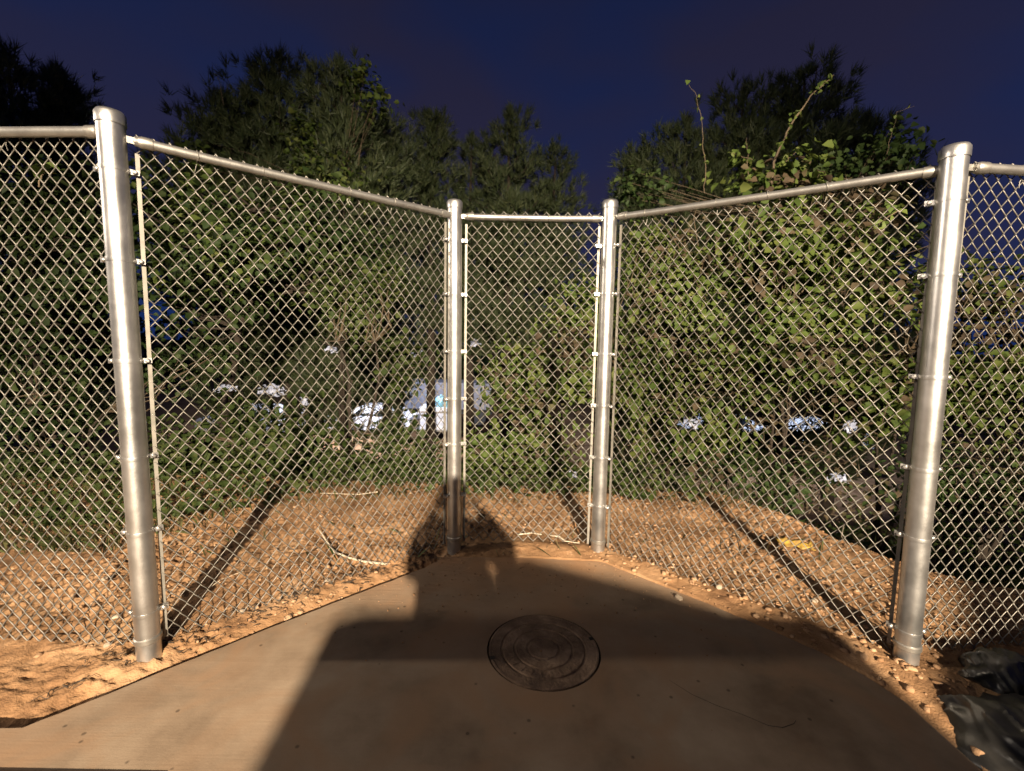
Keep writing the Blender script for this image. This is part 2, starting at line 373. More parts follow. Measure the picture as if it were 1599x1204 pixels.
# ------------------------------------------------------------------ the fence
fence = empty('chain_link_fence', (0, 3.2, 0), 'tall galvanised chain link fence wrapping round the slab in a bay', 'fence')
def fl(v): return Vector(v)-Vector((0, 3.2, 0))
posts = [((-1.743, 2.068), (-1.763, 2.515)), ((-.410, 3.249), (-.420, 2.516)), ((.660, 3.241), (.654, 2.533)), ((1.990, 2.122), (1.957, 2.46))]
PR = .0508; RAILZ = 2.405
band_h = [[2.27, 1.88, 1.43, .98, .62, .22], [2.24, 1.87, 1.47, 1.13, .80, .42], [2.22, 1.89, 1.47, 1.10, .72, .36], [2.22, 1.89, 1.42, .98, .64, .16]]
outerL = Vector((-1.743-2.6, 2.068+.10, 0)); outerR = Vector((1.99+2.6, 2.122+.20, 0))
P = [outerL] + [Vector((b[0], b[1], 0)) for b, t in posts] + [outerR]
post_ob = []
for i, ((bx, by), (tx, h)) in enumerate(posts):
    lean = (tx-bx)/h
    mb = MB(); mb.lathe([(PR, -.25), (PR, h-.05)], (0, 0, 0), 40)
    po = mb.build('post', M['galv'], fence, True); po.location = fl((bx, by, 0)); po.rotation_euler = (0, math.atan(lean), 0)
    po['label'] = ['left outer corner post, leaning a little', 'left inner post of the narrow bay, its foot in shade', 'right inner post of the narrow bay', 'right outer corner post'][i]
    mb = MB(); mb.lathe([(PR+.0035, h-.062), (PR+.0045, h-.058), (PR+.004, h-.018), (PR-.004, h-.006), (PR-.022, h), (.0005, h+.003)], k=40)
    mb.build('post_cap', M['galv'], po, True)
    # coupling ring low on the post
    mb = MB(); mb.lathe([(PR+.001, .075), (PR+.006, .08), (PR+.006, .10), (PR+.001, .105)], k=40)
    mb.build('foot_ring', M['galv_dull'], po, True)
    for side in (0, 1):
        other = P[i] if side == 0 else P[i+2]
        d = Vector((other.x-bx, other.y-by, 0)).normalized()
        nrm = Vector((-d.y, d.x, 0))
        if nrm.y < 0: nrm = -nrm
        for hz in band_h[i]:
            z = hz
            if True:
                mb = MB()
                if side == 0: mb.lathe([(PR+.0003, z-.010), (PR+.0018, z-.0098), (PR+.0026, z), (PR+.0018, z+.0098), (PR+.0003, z+.010)], k=40)
                Mx = Matrix((( d.x, nrm.x, 0, 0), (d.y, nrm.y, 0, 0), (0, 0, 1, z), (0, 0, 0, 1)))
                mb.box((PR-.004, -.0075, -.011), (PR+.036, -.0045, .011), Mx)
                mb.box((PR-.004, .0125, -.011), (PR+.036, .0155, .011), Mx)
                # bolt
                a = Mx @ Vector((PR+.019, -.020, 0)); b_ = Mx @ Vector((PR+.019, .026, 0))
                mb.tube([a, b_], .0042, 8)
                a = Mx @ Vector((PR+.019, -.019, 0)); b_ = Mx @ Vector((PR+.019, -.009, 0))
                mb.tube([a, a.lerp(b_, .3), b_], [.006, .0095, .0105], 10)
                mb.build('tension_band' if side == 0 else 'band_tab', M['galv'], po, True)
    post_ob.append(po)

def frame(a, b):
    d = (b-a).normalized(); n_ = Vector((-d.y, d.x, 0))
    if n_.y < 0: n_ = -n_
    return d, n_
WR = .0027
def meshwires(L, z0, z1, phase=0, r=WR, seed=0, cw=.0715, ch=.0715):
    n = max(1, round(L/(cw/2))); a = L/n/2; hz_ = ch/2; rows = int((z1-z0)/hz_)
    V_all = []; F_all = []; off = 0; K = 5
    cs = [(math.cos(2*math.pi*j/K), math.sin(2*math.pi*j/K)) for j in range(K)]
    for k in range(n):
        xc = a+2*a*k; ph = (k+phase) % 2; pts = []
        for i in range(rows+1):
            z = z1 - i*hz_; s = 1 if (i+ph) % 2 == 0 else -1
            x = xc+s*(a+r*.9)+.0012*math.sin(k*12.9898+i*78.233)*math.sin(i*3.7+k)
            # going down from this corner: if s=1 (right) the next run is '/', front; else back
            fr_up = 1.0*r*(-1 if s == 1 else 1)   # run above
            fr_dn = -fr_up
            e = .16*a
            if i > 0: pts.append((x-s*e, fr_up, z+e))
            pts.append((x, 0, z))
            if i < rows: pts.append((x-s*e, fr_dn, z-e))
        Pn = np.array(pts); T = np.gradient(Pn, axis=0); T /= np.linalg.norm(T, axis=1)[:, None]
        u = np.cross(T, np.array([0, 1., 0])); u /= np.linalg.norm(u, axis=1)[:, None]; w_ = np.cross(u, T)
        V = np.stack([Pn+r*(c*u+s_*w_) for c, s_ in cs], 1).reshape(-1, 3)
        m_ = len(Pn); ii = np.arange(m_-1)[:, None]*K; jj = np.arange(K)[None]
        Fq = np.stack([ii+jj, ii+(jj+1) % K, ii+K+(jj+1) % K, ii+K+jj], -1).reshape(-1, 4)+off
        V_all.append(V); F_all.append(Fq); off += len(V)
    V = np.concatenate(V_all)
    # slack: gentle bulges out of plane
    V[:, 1] += .022*(fbm(V[:, 0]*1.3+seed, V[:, 2]*1.3, 2, 40+seed)-.4)
    V[:, 0] += .006*(fbm(V[:, 0]*2+seed, V[:, 2]*2, 2, 50+seed)-.4)
    return V, np.concatenate(F_all)
def rlabel(i): return ['far left', 'left angled', 'narrow middle', 'right angled', 'far right'][i]
for i in range(5):
    a, b = P[i].copy(), P[i+1].copy(); d, n_ = frame(a, b); L = (b-a).length
    Mx = Matrix(((d.x, n_.x, 0, a.x), (d.y, n_.y, 0, a.y-3.2), (0, 0, 1, 0), (0, 0, 0, 1)))
    z_of = RAILZ + (.02 if i == 0 else 0) + (-.02 if i == 4 else 0)
    zl, zr = z_of, z_of
    if i == 3: zl, zr = 2.41, 2.365
    if i == 4: zl = zr = 2.365
    s0 = PR+.012 if i > 0 else 0; s1 = L-PR-.012 if i < 4 else L
    mb = MB()
    n_pt = 12
    pts = [(s0+(s1-s0)*t/n_pt, -.001+.002*math.sin(t), zl+(zr-zl)*t/n_pt-.004*math.sin(math.pi*t/n_pt)) for t in range(n_pt+1)]
    mb.tube(pts, .0212, 18)
    rl = mb.build('top_rail', M['rail'], fence, True); rl.matrix_local = Mx
    rl['label'] = rlabel(i)+' top rail'
    for e, s_, zz in ((i > 0, s0, zl), (i < 4, s1, zr)):
        if not e: continue
        sg = 1 if s_ == s0 else -1
        mb = MB()
        mb.tube([(s_-sg*.004, 0, zz), (s_+sg*.010, 0, zz), (s_+sg*.026, 0, zz), (s_+sg*.062, 0, zz)], [.012, .022, .0262, .0258], 16)
        mb.box((min(s_-sg*.030, s_+sg*.016), -.004, zz-.014), (max(s_-sg*.030, s_+sg*.016), .004, zz+.014))
        mb.tube([(s_+sg*.0, -.020, zz), (s_+sg*.0, .020, zz)], [.0085, .0085], 8)
        mb.build('rail_end', M['galv_dull'], rl, True)
    # ties along the rail
    m_t = max(1, int(L/.38))
    for q in range(m_t):
        u = s0+.16+(s1-s0-.25)*(q+.5*((i*37+q*13) % 5)/5)/m_t
        zz = zl+(zr-zl)*u/L
        ring = [(u+.003*math.sin(t*1.1), .0238*math.cos(t*math.pi/6), zz+.0238*math.sin(t*math.pi/6)) for t in range(12)]
        tail = [(u+.004, .026, zz-.015), (u-.004, .030, zz-.045), (u+.010*((q % 3)-1), .024, zz-.07), (u+.02, .022, zz-.085-.01*(q % 2))]
        mb = MB(); mb.tube(ring, .002, 5); mb.tube(tail[:3], .0016, 5); mb.build('tie_wire', M['wire'], rl, True)
    # tension bars
    bars = []
    if i > 0: bars.append(PR+.019)
    if i < 4: bars.append(L-PR-.019)
    for u in bars:
        mb = MB(); mb.box((u-.008, .0235, .05), (u+.008, .0285, 2.36)); bo = mb.build('tension_bar', M['bar'], fence); bo.matrix_local = Mx
    u0 = bars[0] if i > 0 else 0.0; u1 = bars[-1] if i < 4 else L
    V, Fq = meshwires(u1-u0, .015, (RAILZ+.042, RAILZ+.036, RAILZ+.046, 2.405, 2.402)[i], i, WR*(1.12 if i == 2 else 1), i, (.061, .0605, .075, .063, .061)[i], (.077, .079, .087, .081, .079)[i])
    V[:, 0] += u0; V[:, 1] += .029
    o = link('chain_link_mesh', fast_mesh('chain_link_mesh', V, Fq, True), M['wire'], fence); o.matrix_local = Mx
    tag(o, rlabel(i)+' panel of diamond wire mesh', kind='stuff')

# bent white strand of loose tie at the bottom of the middle panel
def stick(name, pix, r, m, label, cat, z=.02, group=None, Yfix=None):
    pts = []
    for (px, py, dz) in pix:
        g = gnd(px, py); zz = float(gz(g.x, g.y)) + z + dz
        g2 = gnd(px, py, zz); pts.append(g2)
    c = pts[0].copy(); mb = MB()
    P2 = []
    for i in range(len(pts)-1):
        for t in (0, .33, .66): P2.append(pts[i].lerp(pts[i+1], t)+Vector((0, 0, .002*math.sin(i*3+t*9))))
    P2.append(pts[-1])
    mb.tube([p-c for p in P2], [r*(1-.45*i/len(P2)) for i in range(len(P2))] if not isinstance(r, list) else r, 7)
    o = mb.build(name, m, None, True); o.location = c; return tag(o, label, cat, group)
stick('broken_branch', [(605, 881, 0), (570, 877, 0), (545, 871, .0), (522, 862, .01), (508, 842, .02), (497, 825, .03)], .0085, M['straw'], 'pale bent broken branch lying on the clay under the left angled mesh', 'branch', .015)
stick('root', [(808, 835, 0), (830, 832, .01), (846, 835, 0)], .006, M['straw'], 'short pale root, left one of two at the foot of the middle mesh panel', 'root', .015)
stick('root', [(860, 836, 0), (874, 838, .015), (882, 845, 0), (905, 848, 0)], .006, M['straw'], 'kinked pale root, right one of two at the foot of the middle mesh panel', 'root', .015)
stick('twig', [(1318, 818, .1), (1314, 838, .06), (1324, 856, .0)], .005, M['straw'], 'thin pale upright twig behind the right angled mesh near the tall right post', 'twig', .02)
stick('twig', [(1158, 868, .03), (1152, 845, .01), (1146, 825, .0)], .004, M['bark'], 'thin dark twig behind the right angled mesh beside the long post shadow', 'twig', .03)
stick('twig', [(590, 768, .05), (560, 772, .02), (500, 770, .0)], .005, M['straw'], 'thin arched dry twig at the far edge of the clay on the left', 'twig', .03)
stick('twig', [(310, 930, 0), (345, 905, .01), (380, 892, 0)], .003, M['straw'], 'thin straw twig beside the long shadow of the left post', 'twig', .012)

mb = MB(); pts = [gnd(a, b, .0006) for a, b in ((1045, 1062), (1080, 1084), (1120, 1102), (1160, 1116), (1200, 1133), (1222, 1136), (1240, 1130), (1243, 1124))]
mb.tube(pts, [.0004, .0006, .0007, .0006, .0009, .0012, .0009, .0005], 5); tag(mb.build('crack', M['black']), 'fine dark crack in the slab right of the manhole cover', kind='structure')
# yellow scrap
g = gnd(1240, 851); zz = float(gz(g.x, g.y)); g = gnd(1240, 851, zz+.02)
V = []; nx, ny = 14, 5
for j in range(ny):
    for i in range(nx):
        u = i/(nx-1)-.5; v = j/(ny-1)-.5
        wdt = .075*(1-.5*abs(u)); V.append((u*.22, v*wdt*1.2-.10*u, .012*math.sin(i*1.3+j*.8)+.006*math.cos(i*2.9)+.02*(v > 0)))
mb = MB(); mb.add(V, [(j*nx+i, j*nx+i+1, (j+1)*nx+i+1, (j+1)*nx+i) for j in range(ny-1) for i in range(nx-1)])
o = mb.build('plastic_scrap', M['yellow'], None, True); o.location = g+Vector((0, 0, .005))
sm = o.modifiers.new('thick', 'SOLIDIFY'); sm.thickness = .004
tag(o, 'crumpled strip of yellow plastic lying on the clay behind the right mesh', 'plastic scrap')

# ------------------------------------------------------------------ clods and stones
def ico():
    t = (1+5**.5)/2
    v = np.array([(-1, t, 0), (1, t, 0), (-1, -t, 0), (1, -t, 0), (0, -1, t), (0, 1, t), (0, -1, -t), (0, 1, -t), (t, 0, -1), (t, 0, 1), (-t, 0, -1), (-t, 0, 1)], float)
    v /= np.linalg.norm(v[0])
    f = np.array([(0, 11, 5), (0, 5, 1), (0, 1, 7), (0, 7, 10), (0, 10, 11), (1, 5, 9), (5, 11, 4), (11, 10, 2), (10, 7, 6), (7, 1, 8), (3, 9, 4), (3, 4, 2), (3, 2, 6), (3, 6, 8), (3, 8, 9), (4, 9, 5), (2, 4, 11), (6, 2, 10), (8, 6, 7), (9, 8, 1)])
    return v, f
IV, IF = ico()
n = 26000
x = rng.uniform(-3.4, 3.4, n); y = rng.uniform(1.5, 5.2, n)
sd = slab_sd(x, y)
dens = smooth(.36, .6, fbm(x*2.2, y*2.2, 3, 61))*.5+.05
dens = np.where(x > .9, np.maximum(dens, .42), dens)
dens *= np.where((x < -1.8) & (y < 2.35), .12, 1)
keep = (sd > .012) & (rng.random(n) < dens)
x, y, sd = x[keep], y[keep], sd[keep]; n = len(x)
s = .003+.010*rng.random(n)**3.2 + .003*rng.random(n)
near_edge = (sd < .25) & (x > .6); s[near_edge] *= 1.35
z = gz(x, y)+s*.25
J = 1+.75*(rng.random((n, 12, 1))-.5)
V = IV[None]*J*(s[:, None, None])*np.stack([.8+.6*rng.random(n), .8+.6*rng.random(n), .55+.3*rng.random(n)], -1)[:, None, :]
th = rng.random(n)*6.28; c_, s_ = np.cos(th), np.sin(th)
Vx = V[..., 0]*c_[:, None]-V[..., 1]*s_[:, None]; Vy = V[..., 0]*s_[:, None]+V[..., 1]*c_[:, None]
V = np.stack([Vx+x[:, None], Vy+y[:, None], V[..., 2]+z[:, None]], -1).reshape(-1, 3)
Fq = (IF[None]+12*np.arange(n)[:, None, None]).reshape(-1, 3)
o = link('clay_clods', fast_mesh('clay_clods', V, Fq), M['clod']); tag(o, 'small dry clay clods and pebbles strewn over the dirt', kind='stuff')
# loose crumbs on the slab
n = 700; x = rng.normal(.3, 1.0, n); y = 3.08-np.abs(rng.normal(0, .35, n)); keep = slab_sd(x, y) < -.01; x, y = x[keep], y[keep]; n = len(x)
s = .0018+.004*rng.random(n)**3
V = (IV[None]*(1+.4*(rng.random((n, 12, 1))-.5))*s[:, None, None])+np.stack([x, y, s*.5], -1)[:, None, :]
o = link('clay_crumbs', fast_mesh('clay_crumbs', V.reshape(-1, 3), (IF[None]+12*np.arange(n)[:, None, None]).reshape(-1, 3)), M['clod']); tag(o, 'fine clay crumbs scattered on the back of the slab', kind='stuff')
# larger stones one can pick out
def rock(px, py, sx, sy, sz, m, label, seed):
    r_ = np.random.default_rng(seed); bm = bmesh.new(); bmesh.ops.create_icosphere(bm, subdivisions=2, radius=1)
    for v in bm.verts:
        q = v.co.copy(); k = 1+.28*(vnoise(np.array(q.x*1.7+seed), np.array(q.y*1.7+q.z*2.1), seed)-.5)+.12*(r_.random()-.5)
        v.co = Vector((q.x*sx*k, q.y*sy*k, q.z*sz*k))
    me = bpy.data.meshes.new('stone'); bm.to_mesh(me); bm.free()
    g = gnd(px, py); zz = float(gz(g.x, g.y)) if slab_sd(g.x, g.y) > 0 else 0.0
    o = link('stone', me, m); o.location = (g.x, g.y, zz+sz*.35); o.rotation_euler = (0, 0, r_.random()*6)
    return tag(o, label, 'stone', 'loose stones and clods on the dirt')
for k_, a in enumerate([
    (170, 1010, .020, .015, .012, M['stone'], 'pale stone left of the left post foot, out in the open'),
    (222, 1058, .024, .018, .016, M['clod'], 'rounded clod between the left post foot and the slab edge'),
    (165, 925, .020, .016, .013, M['stone'], 'pale stone behind the far left mesh, upper of two near the left post'),
    (181, 972, .021, .018, .014, M['stone'], 'whitish stone behind the far left mesh, lower of two near the left post'),
    (378, 955, .018, .016, .012, M['stone'], 'small pale stone on the dirt midway along the left slab edge'),
    (512, 905, .022, .018, .014, M['stone'], 'pale flat stone below the broken branch'),
    (450, 957, .028, .020, .015, M['clod'], 'large clay clod beside the slab, second from its left end'),
    (592, 906, .024, .017, .014, M['clod'], 'clay clod close to the back left corner of the slab'),
    (1060, 935, .026, .022, .016, M['stone'], 'greenish pale stone among the pebbles at the curved right slab edge'),
    (1122, 925, .024, .020, .017, M['stone'], 'rounded pale stone at the foot of the right mesh where shade begins'),
    (1272, 940, .020, .018, .014, M['stone'], 'pale stone beside the long shadow behind the right mesh'),
    (1226, 972, .022, .018, .012, M['clod'], 'dull stone in the shade on the right side of the slab edge'),
    (1433, 1000, .018, .015, .014, M['stone'], 'pale stone just right of the right post foot'),
    (1348, 1035, .024, .016, .016, M['clod'], 'clod on the dirt between the right post foot and the slab'),
    (990, 893, .018, .015, .011, M['clod'], 'small clod at the right back corner of the slab'),
    (660, 852, .020, .016, .014, M['clod'], 'clod behind the left inner post at the edge of the shadow'),
    (742, 800, .026, .020, .016, M['clod'], 'clod behind the middle mesh in the bright gap of the shadow')]):
    rock(*a, seed=k_+3)
# dark twiggy scraps along the left slab edge
def litter():
    r_ = random.Random(5); mb = MB()
    for q in range(520):
        if q < 300:
            t = r_.random(); x = -2.0+t*1.5; y = 1.75+(x+2.0)*.87+r_.uniform(.03, .35)
        else:
            x = r_.uniform(-3, 3); y = r_.uniform(2.2, 4.6)
        if slab_sd(x, y) < .02: continue
        z = float(gz(x, y))+.006; L = r_.uniform(.012, .05); a = r_.random()*6.28
        mb.tube([(x, y, z), (x+L*.5*math.cos(a), y+L*.5*math.sin(a), z+r_.uniform(0, .012)), (x+L*math.cos(a+.4), y+L*math.sin(a+.4), z+.002)], .0012+r_.random()*.0014, 4)
    return mb.build('dry_litter', M['bark'])
tag(litter(), 'short dark twigs and root bits scattered on the clay', kind='stuff')

# ------------------------------------------------------------------ black plastic bag at lower right
def crumple(name, px, py, sx, sy, sz, rot, label, seed):
    bm = bmesh.new(); bmesh.ops.create_icosphere(bm, subdivisions=6, radius=1)
    co = np.array([tuple(v.co) for v in bm.verts])
    q = co@np.array([[.8, .3, .5], [-.4, .9, .1], [-.4, -.3, .85]])
    wv = fbm(q[:, 0]*1.3+5, q[:, 1]*1.3+q[:, 2], 2, seed)
    f1 = 1-np.abs(2*fbm(q[:, 0]*2.0+wv*2.5, q[:, 1]*.9+q[:, 2]*1.2, 2, seed+1)-.75)*1.5
    f2 = 1-np.abs(2*fbm(q[:, 0]*5+q[:, 2]*3+wv*4, q[:, 1]*2.4-q[:, 2]*2, 2, seed+2)-.75)*1.5
    k = .70+.34*f1+.11*f2
    co = co*k[:, None]*np.array([sx, sy, sz]); co[:, 2] = np.maximum(co[:, 2], -sz*.25)
    for v, c in zip(bm.verts, co): v.co = c
    me = bpy.data.meshes.new(name); bm.to_mesh(me); bm.free(); me.shade_smooth(); me.set_sharp_from_angle(angle=math.radians(50))
    g = gnd(px, py); z = float(gz(g.x, g.y, False))
    o = link(name, me, M['plastic']); o.location = (g.x, g.y, z+sz*.2); o.rotation_euler = (0, 0, rot); return tag(o, label, 'plastic bag')
crumple('plastic_bag', 1650, 1175, .37, .34, .20, .5, 'large crumpled black plastic bag at the lower right border beside the slab', 3)
crumple('plastic_bag', 1560, 1062, .17, .11, .09, .2, 'small flattened black plastic bag behind the large one, near the far right mesh', 8)

# ------------------------------------------------------------------ vegetation
GAPS = [(350, 606, 26, 9), (424, 610, 26, 12), (476, 628, 9, 15), (516, 545, 11, 7), (583, 645, 28, 10), (640, 648, 9, 18), (680, 645, 26, 34), (750, 612, 11, 14), (1080, 660, 18, 11), (1174, 662, 16, 12), (1250, 657, 34, 16), (1328, 665, 13, 12), (1235, 640, 8, 6), (1155, 640, 6, 5), (300, 570, 5, 4)]
def to_px(p):
    d = p-np.array([0, 0, CAM_H]); zz = d@np.array(fw)
    return 799.5+F_PX*(d@np.array(r2))/zz, 602-F_PX*(d@np.array(u2))/zz
def sightline(p, seed=0, keepf=.22):
    # natural openings in the brush through which the lit lot shows
    r_ = np.random.default_rng(seed+900); X_, Y_ = to_px(p); k = np.ones(len(p), bool)
    for (a, b, c, d) in GAPS: k &= ~((((X_-a)/(c+4))**2+((Y_-b)/(d+5))**2 < 1.1) & (r_.random(len(p)) > keepf*(.3 if a == 680 else 1.25)))
    return k
def leaves(cen, nrm, size, aspect=.8, fold=.16, seed=0):
    """cen (n,3), nrm (n,3) rough up-vector of each leaf, size (n,) -> folded pointed leaves"""
    r_ = np.random.default_rng(seed); n = len(cen)
    nrm = nrm/np.linalg.norm(nrm, axis=1)[:, None]
    a = r_.normal(size=(n, 3)); a[:, 2] -= .5; d = a-nrm*(a*nrm).sum(1)[:, None]; d /= np.linalg.norm(d, axis=1)[:, None]
    sdir = np.cross(nrm, d); s = size[:, None]
    base = cen-d*s*.5; tip = cen+d*s*.55-nrm*s*.12
    l1 = cen-d*s*.18+sdir*s*aspect*.5+nrm*s*fold; l2 = cen+d*s*.18+sdir*s*aspect*.40+nrm*s*fold*.7
    r1 = cen-d*s*.18-sdir*s*aspect*.5+nrm*s*fold; r2_ = cen+d*s*.18-sdir*s*aspect*.40+nrm*s*fold*.7
    V = np.stack([base, l1, l2, tip, r2_, r1], 1).reshape(-1, 3)
    o6 = 6*np.arange(n)[:, None]
    Fq = np.concatenate([o6+np.array([[0, 3, 2, 1]]), o6+np.array([[0, 5, 4, 3]])])
    return V, Fq
def blob_points(blobs, n, clump, r_, spread=.16):
    """clumped points near the surface of ellipsoids: blobs=(c, (rx,ry,rz))"""
    vol = np.array([b[1][0]*b[1][2] for b in blobs]); vol = vol/vol.sum()
    out_p = []; out_n = []; cl = []
    for (c, rad), f in zip(blobs, vol):
        m_ = max(2, int(n*f/clump))
        u = r_.normal(size=(m_, 3)); u /= np.linalg.norm(u, axis=1)[:, None]
        q = r_.random(m_)**.45; pc = np.array(tuple(c))+u*np.array(rad)*q[:, None]
        kp = fbm(pc[:, 0]*1.9+11, pc[:, 2]*1.9+pc[:, 1]*.7+5, 2, 17) > .275+.05*r_.random(len(pc))
        if kp.sum() > 3: pc = pc[kp]; u = u[kp]; m_ = len(pc)
        cl.append(pc)
        k = np.clip(r_.normal(clump, clump*.4, m_), 3, clump*2).astype(int)
        rep = np.repeat(np.arange(m_), k)
        pp = pc[rep]+r_.normal(size=(len(rep), 3))*spread*np.array([1, 1, .75])
        nn = u[rep]*.7+np.array([0, -.25, .75])+r_.normal(size=(len(rep), 3))*.55
        out_p.append(pp); out_n.append(nn)
    return np.concatenate(out_p), np.concatenate(out_n), np.concatenate(cl)
def crown(name, parent, base, blobs, n, size, m, seed, clump=28, spread=.16, aspect=.8, var=.9):
    r_ = np.random.default_rng(seed)
    p, nn, cl = blob_points(blobs, n, clump, r_, spread)
    kk = sightline(p, seed); p = p[kk]; nn = nn[kk]
    s = size*(1-var/2+var*r_.random(len(p)))
    V, Fq = leaves(p, nn, s, aspect, seed=seed)
    V = V-np.array(tuple(base))
    o = link(name, fast_mesh(name, V, Fq), m, parent)
    return o, cl
def limbs(name, parent, base, starts, cl, m, r_, r0, nmax=40, jit=.08):
    mb = MB(); base = Vector(base)
    idx = r_.permutation(len(cl))[:nmax]
    for i in idx:
        e = Vector(cl[i])-base; s = min(starts, key=lambda q: (Vector(q)-base-e).length+max(0, Vector(q).z-base.z-e.z)*2); s = Vector(s)-base
        pts = [s.lerp(e, t)+Vector(r_.normal(size=3))*jit*(0 if t in (0, 1) else 1)+Vector((0, 0, -.10*math.sin(t*math.pi))) for t in (0, .33, .66, 1)]
        mb.tube(pts, [r0*.4, r0*.3, r0*.2, r0*.08], 5)
    return mb.build(name, m, parent, kind='stuff')
def shrub(name, base, blobs, n, size, m, label, cat, seed, m2=None, stem=True, group=None, r0=.03, clump=28, spread=.16, nl=40, h=None):
    base = Vector(base); root = empty(name, base, label, cat, group); r_ = np.random.default_rng(seed)
    top = max(b[0][2] for b in blobs); o, cl = crown('foliage', root, base, blobs, n, size, m, seed, clump, spread)
    if m2: 
        o2, _ = crown('dry_foliage', root, base, blobs, int(n*.22), size*.9, m2, seed+100, clump, spread*1.2)
    mb = MB(); starts = []
    for q in range(3):
        e = base+Vector(((r_.random()-.5)*.9, (r_.random()-.5)*.5, (top-base.z)*(.55+.3*r_.random())))
        pts = [base.lerp(e, t)+Vector((r_.normal()*.05, r_.normal()*.05, 0)) for t in (0, .25, .5, .75, 1)]
        mb.tube([p-base for p in pts], [r0, r0*.85, r0*.7, r0*.55, r0*.35], 7); starts += pts[1:]
    mb.build('trunk', M['bark'], root, True)
    limbs('branches', root, base, starts, cl, M['stem'], r_, r0, nl)
    return root
def B(px, py, Yd, rx, rz, ry=None):
    c = at(px, py, Yd); s = Yd/F_PX; return (c, (rx*s, ry if ry else rx*s*.8, rz*s))
def gb(px, Yd):
    c = at(px, 700, Yd); return (c.x, Yd, float(gz(c.x, Yd)))

# vine mass on the right
G1 = 'vine smothered shrubs along the fence'
shrub('vine_covered_shrub', gb(1060, 6.4), [B(1050, 480, 6.3, 90, 130), B(1000, 620, 6.2, 60, 120), B(1090, 640, 6.2, 90, 120), B(1020, 400, 6.6, 55, 60)], 4600, .095, M['leaf_a'],
      'vine covered shrub directly right of the right inner post', 'shrub', 11, M['leaf_c'], group=G1)
shrub('vine_covered_shrub', gb(1230, 6.2), [B(1200, 380, 6.0, 110, 80), B(1210, 290, 6.2, 65, 38), B(1240, 520, 6.2, 110, 120), B(1330, 380, 6.1, 75, 70)], 5200, .108, M['leaf_a'],
      'tallest vine covered shrub, rising above the right angled top rail', 'shrub', 12, M['leaf_c'], group=G1)
shrub('vine_covered_shrub', gb(1380, 6.0), [B(1400, 470, 5.9, 90, 80), B(1350, 620, 6.3, 100, 55), B(1410, 600, 6.0, 70, 60)], 3000, .10, M['leaf_a'],
      'vine covered shrub behind the tall right post, thin and brown low down', 'shrub', 13, M['leaf_c'], group=G1)
shrub('vine_covered_shrub', gb(1560, 5.6), [B(1570, 470, 5.6, 90, 70), B(1560, 620, 5.6, 90, 110), B(1650, 520, 5.6, 90, 110)], 3200, .09, M['leaf_a'],
      'vine covered shrub outside the right post at the right border', 'shrub', 14, M['leaf_c'], group=G1)
# low mound behind the middle panel
shrub('vine_mound', gb(860, 5.9), [B(880, 590, 5.8, 60, 75), B(800, 580, 6.1, 60, 55), B(830, 680, 5.6, 100, 70), B(905, 500, 6.4, 38, 70)], 5000, .085, M['leaf_a'],
      'yellow green vine mound behind the narrow middle panel', 'vines', 21, M['leaf_c'], group='low vine mounds behind the fence')
shrub('vine_mound', gb(560, 6.3), [B(560, 480, 7.2, 80, 80), B(620, 560, 6.6, 50, 50), B(560, 720, 5.8, 120, 50), B(650, 700, 5.7, 70, 60)], 3000, .09, M['leaf_d'],
      'green vine mound behind the left angled mesh, next to the left inner post', 'vines', 22, group='low vine mounds behind the fence')
shrub('vine_mound', gb(400, 6.0), [B(420, 680, 5.9, 110, 48), B(300, 690, 5.8, 80, 50), B(480, 660, 6.2, 60, 40)], 2600, .085, M['leaf_d'],
      'low vine mound left of centre behind the left angled mesh', 'vines', 23, group='low vine mounds behind the fence')
shrub('vine_mound', gb(120, 5.6), [B(110, 560, 6.0, 110, 60), B(60, 660, 5.6, 100, 50), B(280, 560, 6.4, 70, 60)], 2200, .085, M['leaf_b'],
      'dark low vine mound behind the far left mesh', 'vines', 24, group='low vine mounds behind the fence')
shrub('vine_mound', gb(1220, 5.7), [B(1130, 735, 5.7, 70, 45), B(1230, 760, 5.6, 70, 60), B(1330, 780, 5.3, 80, 70)], 1900, .065, M['leaf_b'],
      'dark vine mound filling the hollow behind the right angled mesh', 'vines', 25, M['leaf_c'], group='low vine mounds behind the fence')
shrub('vine_mound', gb(1480, 5.2), [B(1440, 770, 5.0, 80, 90), B(1560, 780, 4.9, 90, 70), B(1660, 760, 4.9, 80, 90)], 2200, .065, M['leaf_b'],
      'dark vine mound low behind the far right mesh', 'vines', 26, M['leaf_c'], group='low vine mounds behind the fence')
# leafy trees on the left
def tree(name, base, blobs, n, size, m, label, cat, seed, r0=.12, group=None, m2=None, clump=26, spread=.22, nl=70):
    base = Vector(base); root = empty(name, base, label, cat, group); r_ = np.random.default_rng(seed)
    o, cl = crown('crown', root, base, blobs, n, size, m, seed, clump, spread)
    if m2: crown('hanging_vines', root, base, blobs[:2], n//4, size*.9, m2, seed+50, clump, spread)
    top = max(b[0][2] for b in blobs); cx = sum(b[0][0] for b in blobs)/len(blobs)
    e = Vector((cx, base.y, top)); pts = [base.lerp(e, t)+Vector((r_.normal()*.12*t, r_.normal()*.1*t, 0)) for t in np.linspace(0, 1, 8)]
    mb = MB(); mb.tube([p-base for p in pts], [r0*(1-.85*t) for t in np.linspace(0, 1, 8)], 9); mb.build('trunk', M['bark'], root, True)
    limbs('limbs', root, base, pts[2:], cl, M['bark'], r_, r0*.6, nl, .15)
    return root
